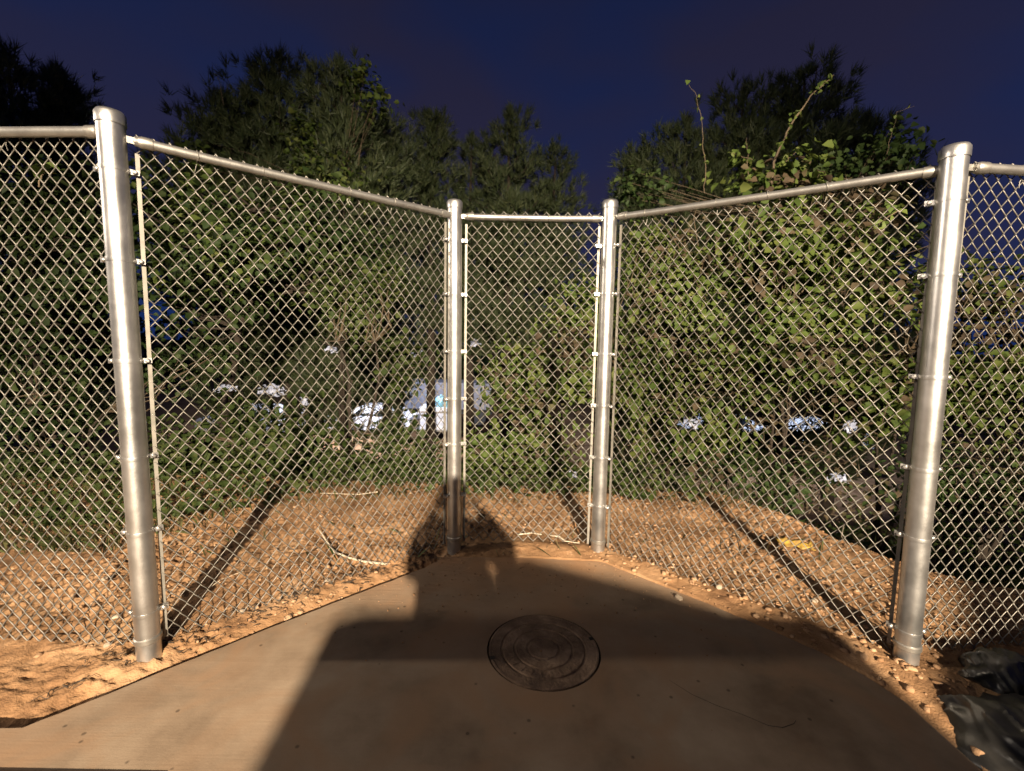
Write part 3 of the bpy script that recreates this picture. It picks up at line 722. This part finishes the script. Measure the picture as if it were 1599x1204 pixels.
tree('broadleaf_tree', gb(330, 8.6), [B(380, 400, 8.4, 150, 70), B(280, 330, 8.6, 90, 60), B(300, 470, 8.4, 110, 50), B(480, 350, 8.8, 90, 55), B(560, 420, 8.8, 60, 50)], 6000, .125, M['leaf_b'],
     'leafy tree with spreading lit boughs behind the left angled mesh', 'tree', 31, .11, m2=M['leaf_a'])
tree('broadleaf_tree', gb(60, 8.0), [B(40, 330, 7.8, 120, 90), B(130, 420, 7.8, 90, 80), B(20, 480, 7.8, 100, 70), B(-90, 400, 7.8, 90, 120)], 5200, .125, M['leaf_b'],
     'dark leafy tree behind the far left mesh panel', 'tree', 32, .12)

# pines: whorled upswept branches with needle tufts
def pine(px, Yd, top_py, width_px, label, seed, dens=1.0, group='pine trees standing behind the fence', low=.12, m=None):
    r_ = np.random.default_rng(seed); c = at(px, top_py, Yd); zb = float(gz(c.x, Yd, False)); base = Vector((c.x, Yd, zb)); H_ = c.z-zb; W = 1.25*width_px*Yd/F_PX
    root = empty('pine_tree', base, label, 'tree', group)
    tr = MB(); pts = [Vector((.10*math.sin(t*3+seed)*t, .1*math.cos(t*4)*t, H_*t*.985)) for t in np.linspace(0, 1, 10)]
    tr.tube(pts, [.15*(1-.88*t)*(H_/9) for t in np.linspace(0, 1, 10)], 9); tr.build('trunk', M['bark'], root, True)
    br = MB(); tips = []; z = H_*low
    while z < H_*.97:
        t = z/H_; L = W*(.35+.65*math.sin(math.pi*min(1, (1-t)*1.0+.12)))*(1-t*.62)
        for q in range(int(r_.integers(4, 7))):
            a = r_.random()*6.283; l = L*(.55+.6*r_.random()); d = Vector((math.cos(a), math.sin(a), 0))
            s = Vector((pts[0].x, 0, z)); pp = []
            for u in (0, .3, .6, .85, 1): pp.append(s+d*l*u+Vector((0, 0, l*(.10*u+.38*u*u)))+Vector(r_.normal(size=3))*.05*u)
            br.tube(pp, [.028*(1.1-t), .02*(1.1-t), .014, .009, .005], 5)
            for u in np.linspace(.35, 1, max(3, int(l*6*dens))):
                i = min(3, int(u*4)); p = s+d*l*u+Vector((0, 0, l*(.10*u+.38*u*u)))
                for _ in range(3):
                    o_ = Vector(r_.normal(size=3))*.17; tips.append((p+o_, (d*.45+Vector((0, 0, 1))+o_*2).normalized()))
        z += H_*.024*(1.0+.5*r_.random())
    for _ in range(10): tips.append((pts[-1]+Vector(r_.normal(size=3))*.07, Vector((0, 0, 1))+Vector(r_.normal(size=3))*.3))
    br.build('branches', M['bark'], root, kind='stuff')
    T = np.array([tuple(t[0]) for t in tips]); D = np.array([tuple(t[1]) for t in tips]); n = len(T); K = 24
    T = np.repeat(T, K, 0); D = np.repeat(D, K, 0); D = D+r_.normal(size=D.shape)*.42; D /= np.linalg.norm(D, axis=1)[:, None]
    T = T+D*(r_.random((len(T), 1))*.10)+np.array([0, 0, 1])*(r_.random((len(T), 1))*.16-.03)
    kk = sightline(T+np.array(tuple(base)), seed, .06); T = T[kk]; D = D[kk]
    S = np.cross(D, r_.normal(size=D.shape)); S /= np.linalg.norm(S, axis=1)[:, None]; l = .17+.14*r_.random((len(T), 1)); wd = .012
    V = np.stack([T-S*wd, T+S*wd, T+D*l], 1).reshape(-1, 3); Fq = np.arange(len(V)).reshape(-1, 3)
    link('needles', fast_mesh('needles', V, Fq), m or M['needle'], root)
    return root
pine(438, 13.0, 92, 115, 'tallest pine, left of centre with a narrow spire top', 41)
pine(530, 12.2, 105, 95, 'rounded vine topped pine just right of the tallest spire', 42, 1.2)
pine(345, 12.6, 150, 115, 'broad low pine at the left end of the left clump', 43)
pine(600, 14.0, 185, 70, 'pine behind and right of the rounded vine topped pine', 44)
pine(672, 16.0, 180, 78, 'slim pine above the left inner post', 45, low=.42)
pine(800, 16.0, 178, 92, 'pine standing over the middle of the narrow bay', 46, low=.40)
pine(738, 17.0, 218, 72, 'thin pine between the slim one and the one over the bay', 47, .8, low=.42)
pine(865, 17.0, 232, 75, 'short pine sloping down to the gap of sky', 48, low=.42)
pine(1258, 12.5, 112, 135, 'tallest pine of the right clump, pointed and dark', 51, 1.1)
pine(1165, 13.0, 140, 110, 'pine just left of the tallest one in the right clump', 52)
pine(1075, 13.5, 190, 110, 'low pine at the left end of the right clump', 53)
pine(1345, 12.6, 190, 125, 'low pine at the right end of the right clump', 54)
pine(1000, 14.0, 235, 60, 'smallest pine beside the gap of sky', 55)
pine(12, 10.5, 85, 105, 'near dark pine cut by the left border', 56)
pine(95, 11.5, 118, 60, 'dark slim pine left of the left outer post', 57)
# leafy cap of vines hung on the rounded pine
shrub('climbing_vine', (at(530, 300, 11.6).x, 11.6, -1.9), [B(535, 125, 11.6, 48, 25), B(560, 160, 11.6, 30, 40), B(475, 240, 11.4, 22, 50), B(520, 290, 11.4, 60, 40), B(310, 255, 11.6, 14, 45)], 2600, .13, M['leaf_a'],
      'climbing vine draped over the rounded pine left of centre', 'vines', 61, clump=22, spread=.2)
shrub('climbing_vine', (at(1330, 300, 8.0).x, 8.0, -1.2), [B(1380, 250, 8.0, 60, 30), B(1300, 275, 8.0, 60, 25), B(1395, 215, 8.0, 20, 18), B(1010, 300, 8.2, 50, 30)], 1300, .10, M['leaf_b'],
      'climbing vine spread above the right end of the right angled rail', 'vines', 62, clump=18, spread=.16)
# long bare shoots reaching up from the right shrub
def shoot(pix, Yd, r, label, nl, seed, leafy=True):
    r_ = random.Random(seed); pts = [at(px, py, Yd) for px, py in pix]; base = Vector((pts[0].x, Yd, pts[0].z)); P2 = []
    for i in range(len(pts)-1):
        for t in (0, .25, .5, .75): P2.append(pts[i].lerp(pts[i+1], t)+Vector((r_.uniform(-.01, .01), r_.uniform(-.02, .02), r_.uniform(-.01, .01))))
    P2.append(pts[-1]); root = empty('vine_shoot', base, label, 'vine', 'long vine shoots against the sky')
    mb = MB(); mb.tube([p-base for p in P2], [r*(1-.75*i/len(P2)) for i in range(len(P2))], 6); mb.build('stem', M['stem'], root, True)
    rr = np.random.default_rng(seed); ii = rr.integers(0, int(len(P2)*.98), nl); cen = np.array([tuple(P2[i]) for i in ii])+rr.normal(size=(nl, 3))*.022
    V, Fq = leaves(cen, rr.normal(size=(nl, 3))+np.array([0, -.5, .6]), .035+.05*rr.random(nl), seed=seed)
    link('leaves', fast_mesh('leaves', V-np.array(tuple(base)), Fq), M['leaf_a'], root)
shoot([(1205, 290), (1212, 240), (1235, 195), (1262, 155), (1285, 132), (1302, 117)], 6.1, .016, 'thick pale shoot slanting up to the right against the right clump', 60, 1)
shoot([(1100, 300), (1102, 262), (1098, 225), (1095, 185), (1088, 150), (1072, 127)], 6.1, .006, 'thin upright shoot curling left against the sky', 14, 2)
shoot([(1170, 285), (1168, 240), (1166, 215)], 6.1, .006, 'short upright shoot between the thin and the thick ones', 12, 3)
shoot([(1175, 250), (1155, 243), (1138, 238)], 6.1, .005, 'tiny shoot bending left above the leafy hump', 10, 4)
shoot([(1225, 255), (1240, 240), (1250, 228)], 6.1, .007, 'short shoot leaning right beside the thick one', 18, 5)
shoot([(1385, 240), (1392, 205), (1402, 175), (1428, 166)], 6.5, .004, 'thin arching shoot near the tall right post', 8, 6)
shoot([(350, 165), (343, 128), (336, 110)], 11, .008, 'small shoot over the left clump of pines', 5, 7)

# twigs and dry leaves caught in the mesh near the right post
shoot([(1405, 325), (1385, 340), (1372, 352)], 2.95, .004, 'dry twig caught in the right angled mesh near its post', 6, 8)
shoot([(63, 290), (72, 270), (80, 248)], 2.35, .004, 'dry twig caught in the far left mesh', 4, 9)

# ground cover
r_ = np.random.default_rng(99); n = 22000
x = r_.uniform(-9, 9, n); y = 3.4+7.2*r_.random(n)**1.4
edge = 4.10+.5*fbm(x*1.2, y*0+3, 3, 81)-.9*smooth(-1.5, -3, x)
keep = (y > edge) & (np.abs(x) < 1.35*y+.8); keep &= ~((x > 1.9) & (x < 3.1) & (y < 5.0) & (r_.random(n) > .08)); x, y = x[keep], y[keep]
zz = gz(x, y, False); hgt = .03+.30*r_.random(len(x))**1.5*smooth(3.9, 5.4, y)+.03
kk = sightline(np.stack([x, y, zz+hgt], -1), 77, .1); x, y, zz, hgt = x[kk], y[kk], zz[kk], hgt[kk]
V, Fq = leaves(np.stack([x, y, zz+hgt], -1), r_.normal(size=(len(x), 3))*.5+np.array([0, -.3, 1]), .045+.05*r_.random(len(x)), seed=5)
o = link('ground_vines', fast_mesh('ground_vines', V, Fq), M['leaf_d']); tag(o, 'low creeping vine leaves covering the bank behind the clay', kind='stuff')
n = 26000; x = r_.uniform(-8, 8, n); y = 3.0+5.7*r_.random(n)**1.5
edge = 3.95+.6*fbm(x*1.5, y*0+7, 3, 83)-1.5*smooth(-1.7, -3.2, x); keep = (y > edge) | (r_.random(n) < .03)
x, y = x[keep], y[keep]; z = gz(x, y, False); n = len(x)
d = r_.normal(size=(n, 3))*.5; d[:, 2] = 1; d /= np.linalg.norm(d, axis=1)[:, None]; h = (.04+.14*r_.random(n))[:, None]; s = np.cross(d, r_.normal(size=(n, 3))); s /= np.linalg.norm(s, axis=1)[:, None]
p0 = np.stack([x, y, z-.01], -1); V = np.stack([p0-s*.003, p0+s*.003, p0+d*h*.6+s*.002, p0+d*h+np.array([0, -.2, -.05])*h], 1).reshape(-1, 3)
o = link('grass', fast_mesh('grass', V, np.arange(4*n).reshape(-1, 4)), M['grass']); tag(o, 'thin grass and straw at the far edge of the clay', kind='stuff')
# thin bare stems tangled low behind the right mesh
mb = MB(); rr = random.Random(12)
for q in range(260):
    px = rr.uniform(960, 1590); py = rr.uniform(380, 800); Yd = rr.uniform(5.3, 6.4); p = at(px, py, Yd); d = Vector((rr.uniform(-1, 1), rr.uniform(-.4, .4), rr.uniform(-.4, 1.3))).normalized()
    L = rr.uniform(.25, .8); mb.tube([p, p+d*L*.5+Vector((rr.uniform(-.08, .08), 0, rr.uniform(-.06, .02))), p+d*L+Vector((0, 0, -.1*L))], [.005, .004, .002], 4)
tag(mb.build('bramble_stems', M['stem']), 'tangle of bare brown stems in the brush behind the right mesh', kind='stuff')
# far dark wood closing the view
fr = np.random.default_rng(5); blobs = []
for xx in np.arange(-60, 62, 4.0): blobs.append((Vector((xx, 46+fr.normal()*2, -3.3+2.2+fr.random()*1.6)), (3.4, 2.5, 3.2+1.4*fr.random())))
p, nn, cl = blob_points(blobs, 26000, 20, fr, .5); V, Fq = leaves(p, nn, .5+.4*fr.random(len(p)), seed=8)
o = link('far_woods', fast_mesh('far_woods', V, Fq), M['leaf_b']); tag(o, 'dark distant wood low on the horizon', kind='stuff')

# ------------------------------------------------------------------ lit lot far below
def car_mesh(name, root, body_m, L=4.4, W_=1.8, Hh=1.45):
    prof = [(-L/2, .30), (-L/2, .75), (-L/2+.12, .92), (-L*.27, .98), (-L*.12, Hh-.04), (0, Hh), (L*.24, Hh-.03), (L*.38, 1.02), (L/2-.1, .95), (L/2, .72), (L/2, .30)]
    mb = MB(); V = []
    for sgn in (-1, 1):
        for (x, z) in prof: V.append((x, sgn*W_/2*(1 if z < 1.0 else .80), z))
    n = len(prof); mb.add(V, [(i, i+1, n+i+1, n+i) for i in range(n-1)]+[tuple(range(n-1, -1, -1)), tuple(range(n, 2*n)), (0, n, 2*n-1, n-1)])
    mb.build('body', body_m, root)
    for sgn in (-1, 1):
        for (a, b_) in ((-.18, .03), (.05, .25)):
            mb = MB(); yy = sgn*(W_/2*.80+.012); yl = sgn*(W_/2*.985)
            mb.add([(L*a, yl, 1.0), (L*b_, yl, 1.0), (L*(b_-.02), yy, Hh-.12), (L*(a+.07), yy, Hh-.12)], [(0, 1, 2, 3)])
            mb.build('side_window', M['glass'], root)
    for sx in (-1, 1):
        for sy in (-1, 1):
            mb = MB(); mb.tube([(sx*L*.31, sy*(W_/2-.2), .32), (sx*L*.31, sy*(W_/2+.012), .32)], .32, 20); w_ = mb.build('wheel', M['rubber'], root)
            mb = MB(); mb.tube([(sx*L*.31, sy*(W_/2+.012), .32), (sx*L*.31, sy*(W_/2+.022), .32)], .19, 14); mb.build('rim', M['galv_dull'], w_)
def lot_car(px, py, Yd, rz, label):
    c = at(px, py, Yd); root = empty('parked_car', (c.x, Yd, -3.28), label, 'car', 'white cars in the lit lot beyond the trees'); root.rotation_euler = (0, 0, rz)
    car_mesh('car', root, M['white']); return root
lot_car(395, 650, 22, .1, 'white car glimpsed through leaves behind the left angled mesh, far left one')
lot_car(585, 650, 23, -.1, 'white car glimpsed through leaves left of the left inner post')
lot_car(1120, 650, 22, .15, 'white car glimpsed through brush right of the right inner post')
lot_car(1270, 655, 21, -.05, 'white car glimpsed through brush in front of the tall right post')
def lit_box(px0, py0, px1, py1, Yd, m, name, label, cat, dep=.6):
    a = at(px0, py1, Yd); b_ = at(px1, py0, Yd); root = empty(name, ((a.x+b_.x)/2, Yd, a.z), label, cat); w2 = (b_.x-a.x)/2; hh = b_.z-a.z
    mb = MB(); mb.box((-w2, 0, 0), (w2, dep, hh)); bo = mb.build('body', m, root)
    bv = bo.modifiers.new('b', 'BEVEL'); bv.width = .04; bv.segments = 2
    mb = MB(); mb.box((-w2-.02, -.03, hh*.86), (w2+.02, dep+.02, hh+.03)); mb.build('lid', m, root)
    mb = MB(); mb.box((-w2*.1, -.03, 0), (w2*.02, -.003, hh*.84)); mb.build('door_seam', M['galv_dull'], root)
    return root
lb = lit_box(656, 638, 701, 672, 20.5, M['white'], 'storage_chest', 'bright white chest lit up left of the left inner post', 'chest', 1.1)
bl = at(678, 690, 21.05); stand = empty('loading_table', (bl.x, 21.05, float(gz(bl.x, 21.05))), 'low table under the bright white chest in the lit lot', 'table')
zt = at(678, 672, 20.5).z-float(gz(bl.x, 21.05)); mb = MB(); mb.box((-.8, -.6, zt-.05), (.8, .6, zt-.004)); mb.build('table_top', M['galv_dull'], stand)
for q in (-.7, .7):
    for q2 in (-.5, .5): mb = MB(); mb.box((q-.03, q2-.03, 0), (q+.03, q2+.03, zt-.05)); mb.build('leg', M['galv_dull'], stand)
tl = at(632, 640, 25.5); tr_ = at(768, 640, 25.5); trl = empty('box_trailer', ((tl.x+tr_.x)/2, 25.5, -3.29), 'low grey box trailer glimpsed behind the bright chest by the left inner post', 'trailer'); hw_ = (tr_.x-tl.x)/2
mb = MB(); mb.box((-hw_, 0, .9), (hw_, 2.3, at(700, 598, 25.5).z+3.29)); mb.build('cargo_box', M['greypaint'], trl)
for q in range(5): mb = MB(); xq = -hw_+(q+.5)*2*hw_/5; mb.box((xq-.02, -.03, .95), (xq+.02, -.003, at(700, 601, 25.5).z+3.25)); mb.build('side_rib', M['galv_dull'], trl)
mb = MB(); mb.box((-hw_, .2, .6), (hw_, 2.1, .88)); mb.build('chassis', M['rubber'], trl)
for q in (-.6, .7): mb = MB(); mb.tube([(hw_*q, .1, .4), (hw_*q, .4, .4)], .4, 20); mb.build('wheel', M['rubber'], trl)
cc = at(684, 640, 20.4); V = []
nx, ny = 16, 10; xs = np.linspace(-.40, .46, nx); zs = np.linspace(0, .56, ny); XX, ZZ = np.meshgrid(xs, zs)
V = np.stack([XX*(1+.3*(ZZ/.56))+.06*np.sin(ZZ*20), .10*np.sin(XX*11+ZZ*15)+.08*np.cos(XX*23)+.3, ZZ+.09*np.sin(XX*12)], -1).reshape(-1, 3)
idx = np.arange(nx*ny).reshape(ny, nx); Fq = np.stack([idx[:-1, :-1], idx[:-1, 1:], idx[1:, 1:], idx[1:, :-1]], -1).reshape(-1, 4)
o = link('blue_bag', fast_mesh('blue_bag', V, Fq, True), M['blue']); o.location = cc; sm = o.modifiers.new('t', 'SOLIDIFY'); sm.thickness = .03
tag(o, 'crumpled light blue bag lying on the bright white chest', 'bag')
# bluish white patches added for lights showing through the brush
def glimpse(px, py, wpx, hpx, Yd, label, seed):
    c = at(px, py, Yd); s = Yd/F_PX; nx, ny = 26, 16; xs = np.linspace(-.5, .5, nx)*wpx*s; zs = np.linspace(-.5, .5, ny)*hpx*s; XX, ZZ = np.meshgrid(xs, zs)
    q = fbm(XX*12+seed, ZZ*12, 3, seed); V = np.stack([XX+.03*(q-.4), .12*(q-.4)+.3*ZZ, ZZ+.02*np.sin(XX*14+seed)+.03*(fbm(XX*9+4, ZZ*9, 2, seed+9)-.4)], -1)
    idx = np.arange(nx*ny).reshape(ny, nx); Fq = np.stack([idx[:-1, :-1], idx[:-1, 1:], idx[1:, 1:], idx[1:, :-1]], -1).reshape(-1, 4)
    cx_ = XX[:-1, :-1].ravel()/s; cz_ = ZZ[:-1, :-1].ravel()/s; hole_ = fbm(cx_*.35+seed*3, cz_*.5, 2, seed+30)-.22*((cx_/wpx*2)**2+(cz_/hpx*2)**2) > .26
    o = link('light_patch', fast_mesh('light_patch', V.reshape(-1, 3), Fq[hole_]), M['litter']); o.location = c; sm = o.modifiers.new('t', 'SOLIDIFY'); sm.thickness = .004
    tag(o, label, 'plastic litter', 'white patches added for lights seen through the brush')
glimpse(516, 545, 20, 10, 6.9, 'small white patch for a distant light high up behind the left mesh', 4)
glimpse(350, 607, 42, 12, 6.6, 'white patch for a distant light, leftmost one behind the left angled mesh', 1)
glimpse(424, 610, 44, 18, 6.8, 'broad white patch for a distant light left of the leafy middle of the left mesh', 2)
glimpse(475, 628, 14, 26, 6.8, 'small upright white patch for a distant light, right of the broad one', 3)
glimpse(652, 556, 24, 16, 7.4, 'crumpled white patch for a distant light high left of the left inner post', 7)
glimpse(742, 538, 18, 13, 6.9, 'small white patch for a distant light high up just right of the left inner post', 8)
glimpse(1080, 660, 30, 16, 5.7, 'small white patch for a distant light behind the right mesh, nearest the right inner post', 10)
glimpse(1328, 668, 22, 18, 5.5, 'small white patch for a distant light beside the tension bar of the tall right post', 13)
glimpse(1310, 748, 40, 14, 5.0, 'white patch behind the right mesh in the dark hollow', 14)
glimpse(895, 745, 20, 14, 5.3, 'small white patch low behind the middle panel near its right post', 15)

# ------------------------------------------------------------------ behind the camera: unseen casters guessed from the big shadow
root = empty('parked_suv', (.80, -1.62, 0), 'dark grey boxy car backed up behind the photographer, tail to the fence', 'car')
def xsec(y, hw, top, inset):
    return [(-hw, y, .28), (-hw-.01, y, .95), (-hw+inset*.3, y, top*.82), (-hw+inset, y, top-.03), (-hw+inset+.12, y, top), (hw-inset-.08, y, top+.03), (hw-inset, y, top-.02), (hw-inset*.3, y, top*.82), (hw+.01, y, .95), (hw, y, .28)]
secs = [xsec(0, .98, 1.60, .03), xsec(-.06, 1.03, 1.66, .01), xsec(-.5, 1.03, 1.67, .04), xsec(-2.2, 1.0, 1.66, .08), xsec(-2.9, 1.0, 1.25, .05), xsec(-3.2, 1.0, 1.02, .02), xsec(-4.3, .98, .92, .02), xsec(-4.5, .9, .75, .02)]
mb = MB(); V = sum(secs, []); k = 10
mb.add(V, [(i*k+j, i*k+j+1, (i+1)*k+j+1, (i+1)*k+j) for i in range(len(secs)-1) for j in range(k-1)]+[(i*k+k-1, i*k, (i+1)*k, (i+1)*k+k-1) for i in range(len(secs)-1)]+[tuple(range(k-1, -1, -1)), tuple((len(secs)-1)*k+j for j in range(k))])
mb.build('body', M['carpaint'], root)
mb = MB(); mb.box((-.80, .0, 1.02), (.80, .012, 1.48)); mb.build('rear_window', M['glass'], root)
mb = MB(); mb.add([(-.36, -1.6, 1.66), (.62, -1.6, 1.66), (.62, -.05, 1.66), (-.36, -.05, 1.66), (-.34, -1.6, 1.80), (-.16, -1.6, 1.86), (.62, -1.6, 1.69), (-.34, -.05, 1.80), (-.16, -.05, 1.86), (.62, -.05, 1.69)], [(0, 3, 2, 1), (3, 7, 8, 9, 2), (0, 1, 6, 5, 4), (0, 4, 7, 3), (4, 5, 8, 7), (5, 6, 9, 8), (1, 2, 9, 6)])
mb.build('shadow_wedge', M['plastic'], root)  # unseen wedge added on the roof to slope the shadow's right side
for s in (-1, 1):
    mb = MB(); mb.box((s*.9-.07, .0, .80), (s*.9+.07, .02, 1.15)); mb.build('tail_light', M['red'], root)
    mb = MB(); mb.box((min(s*.995, s*1.015), -2.2, 1.0), (max(s*.995, s*1.015), -.35, 1.32)); mb.build('side_window', M['glass'], root)
    for yy in (-.75, -3.6):
        mb = MB(); mb.tube([(s*.74, yy, .36), (s*1.01, yy, .36)], .36, 24); w_ = mb.build('wheel', M['rubber'], root)
        mb = MB(); mb.tube([(s*1.01, yy, .36), (s*1.02, yy, .36)], .22, 16); mb.build('rim', M['galv_dull'], w_)
root = empty('blocker', (2.90, -2.3, 0), 'green steel dumpster added unseen beside the car to shade the dirt at right', 'blocker')  # unseen block, its slanted top shaped to shade the dirt at lower right
mb = MB(); mb.add([(-1.0, -.7, .12), (1.2, -.7, .12), (1.2, .7, .12), (-1.0, .7, .12), (-1.0, -.75, 1.38), (1.2, -.75, 2.25), (1.2, .75, 2.25), (-1.0, .75, 1.38)], [(0, 3, 2, 1), (4, 5, 6, 7), (0, 1, 5, 4), (2, 3, 7, 6), (0, 4, 7, 3), (1, 2, 6, 5)])
mb.build('body', M['blocker'], root)
mb = MB(); mb.add([(-1.02, -.78, 1.38), (1.23, -.78, 2.25), (1.23, .78, 2.25), (-1.02, .78, 1.38), (-1.02, -.78, 1.42), (1.23, -.78, 2.29), (1.23, .78, 2.29), (-1.02, .78, 1.42)], [(0, 3, 2, 1), (4, 5, 6, 7), (0, 1, 5, 4), (2, 3, 7, 6), (0, 4, 7, 3), (1, 2, 6, 5)]); mb.build('lid', M['rubber'], root)
for (xx, yy) in ((-.8, -.5), (1.0, -.5), (1.0, .5), (-.8, .5)):
    mb = MB(); mb.tube([(xx-.03, yy, .07), (xx+.03, yy, .07)], .07, 12); mb.build('caster', M['rubber'], root)

# photographer (only the shadow is in the picture)
per = empty('person', (.10, -.42, 0), 'person standing behind the slab holding up a phone with both hands', 'person')
def skin(name, verts, edges, m, parent, rootv=0, lvl=2):
    me = bpy.data.meshes.new(name); me.from_pydata([v[:3] for v in verts], edges, []); o = link(name, me, m, parent)
    md = o.modifiers.new('skin', 'SKIN'); md.use_smooth_shade = True
    sk = me.skin_vertices[0].data
    for i, v in enumerate(verts):
        r = v[3] if isinstance(v[3], tuple) else (v[3], v[3]); sk[i].radius = r; sk[i].use_root = (i == rootv)
    s = o.modifiers.new('sub', 'SUBSURF'); s.levels = lvl; s.render_levels = lvl
    return o
bv = [(0, 0, .95, (.19, .14)), (0, 0, 1.15, (.20, .13)), (0, 0, 1.34, (.23, .13)), (0, .01, 1.47, (.12, .09)), (0, .02, 1.56, .058), (0, .04, 1.64, (.075, .09)), (0, .04, 1.73, (.075, .088)),
      (.18, 0, 1.46, .10), (.30, .10, 1.34, .095), (.14, .34, 1.50, .045), (-.18, 0, 1.46, .085), (-.23, .10, 1.24, .07), (-.16, .34, 1.50, .045),
      (.10, 0, .88, .10), (.12, .02, .50, .065), (.13, -.01, .09, .045), (.14, .14, .04, .045), (-.10, 0, .88, .10), (-.12, .02, .50, .065), (-.13, -.01, .09, .045), (-.14, .14, .04, .045)]
be = [(0, 1), (1, 2), (2, 3), (3, 4), (4, 5), (5, 6), (3, 7), (7, 8), (8, 9), (3, 10), (10, 11), (11, 12), (0, 13), (13, 14), (14, 15), (15, 16), (0, 17), (17, 18), (18, 19), (19, 20)]
skin('body', bv, be, M['cloth'], per)
for s in (-1, 1):
    hx = s*.15-(.01); pal = Vector((hx, .355, 1.525))
    vs = [(hx, .34, 1.50, .022), (hx-s*.01, .36, 1.53, .026)]; es = [(0, 1)]
    for f in range(4):
        b0 = len(vs); z = 1.505+f*.021
        vs += [(hx-s*.02, .385, z, .010), (hx-s*.045, .395, z+.002, .009), (hx-s*.066, .385, z+.002, .008)]; es += [(1, b0), (b0, b0+1), (b0+1, b0+2)]
    b0 = len(vs); vs += [(hx-s*.03, .345, 1.515, .011), (hx-s*.06, .338, 1.525, .009)]; es += [(1, b0), (b0, b0+1)]
    skin('hand', vs, es, M['skin'], per, 0, 1)
mb = MB(); bm = bmesh.new(); bmesh.ops.create_uvsphere(bm, u_segments=20, v_segments=12, radius=1)
for v in bm.verts: v.co = Vector((v.co.x*.092, v.co.y*.108+.025, v.co.z*.085+1.735 if v.co.z > -.3 or v.co.y < .2 else v.co.z*.02+1.735))
me = bpy.data.meshes.new('hair'); bm.to_mesh(me); bm.free(); me.shade_smooth(); link('hair', me, M['hair'], per)
mb = MB()
mb.tube([(0, .125, 1.665), (0, .148, 1.64), (0, .13, 1.625)], [.008, .014, .008], 8)
for s in (-1, 1): mb.tube([(s*.03, .118, 1.675), (s*.03, .127, 1.675)], .011, 10); mb.tube([(s*.080, .04, 1.69), (s*.092, .035, 1.66), (s*.082, .04, 1.63)], [.008, .016, .007], 8)
mb.tube([(-.022, .122, 1.60), (0, .13, 1.598), (.022, .122, 1.60)], .006, 8)
mb.build('face', M['skin'], per, True)
mb = MB(); mb.box((-.08+.005, -.052, 1.515), (.075, -.044, 1.585)); ph = mb.build('phone', M['glass']); tag(ph, 'black phone held up in both hands at the camera position', 'phone')
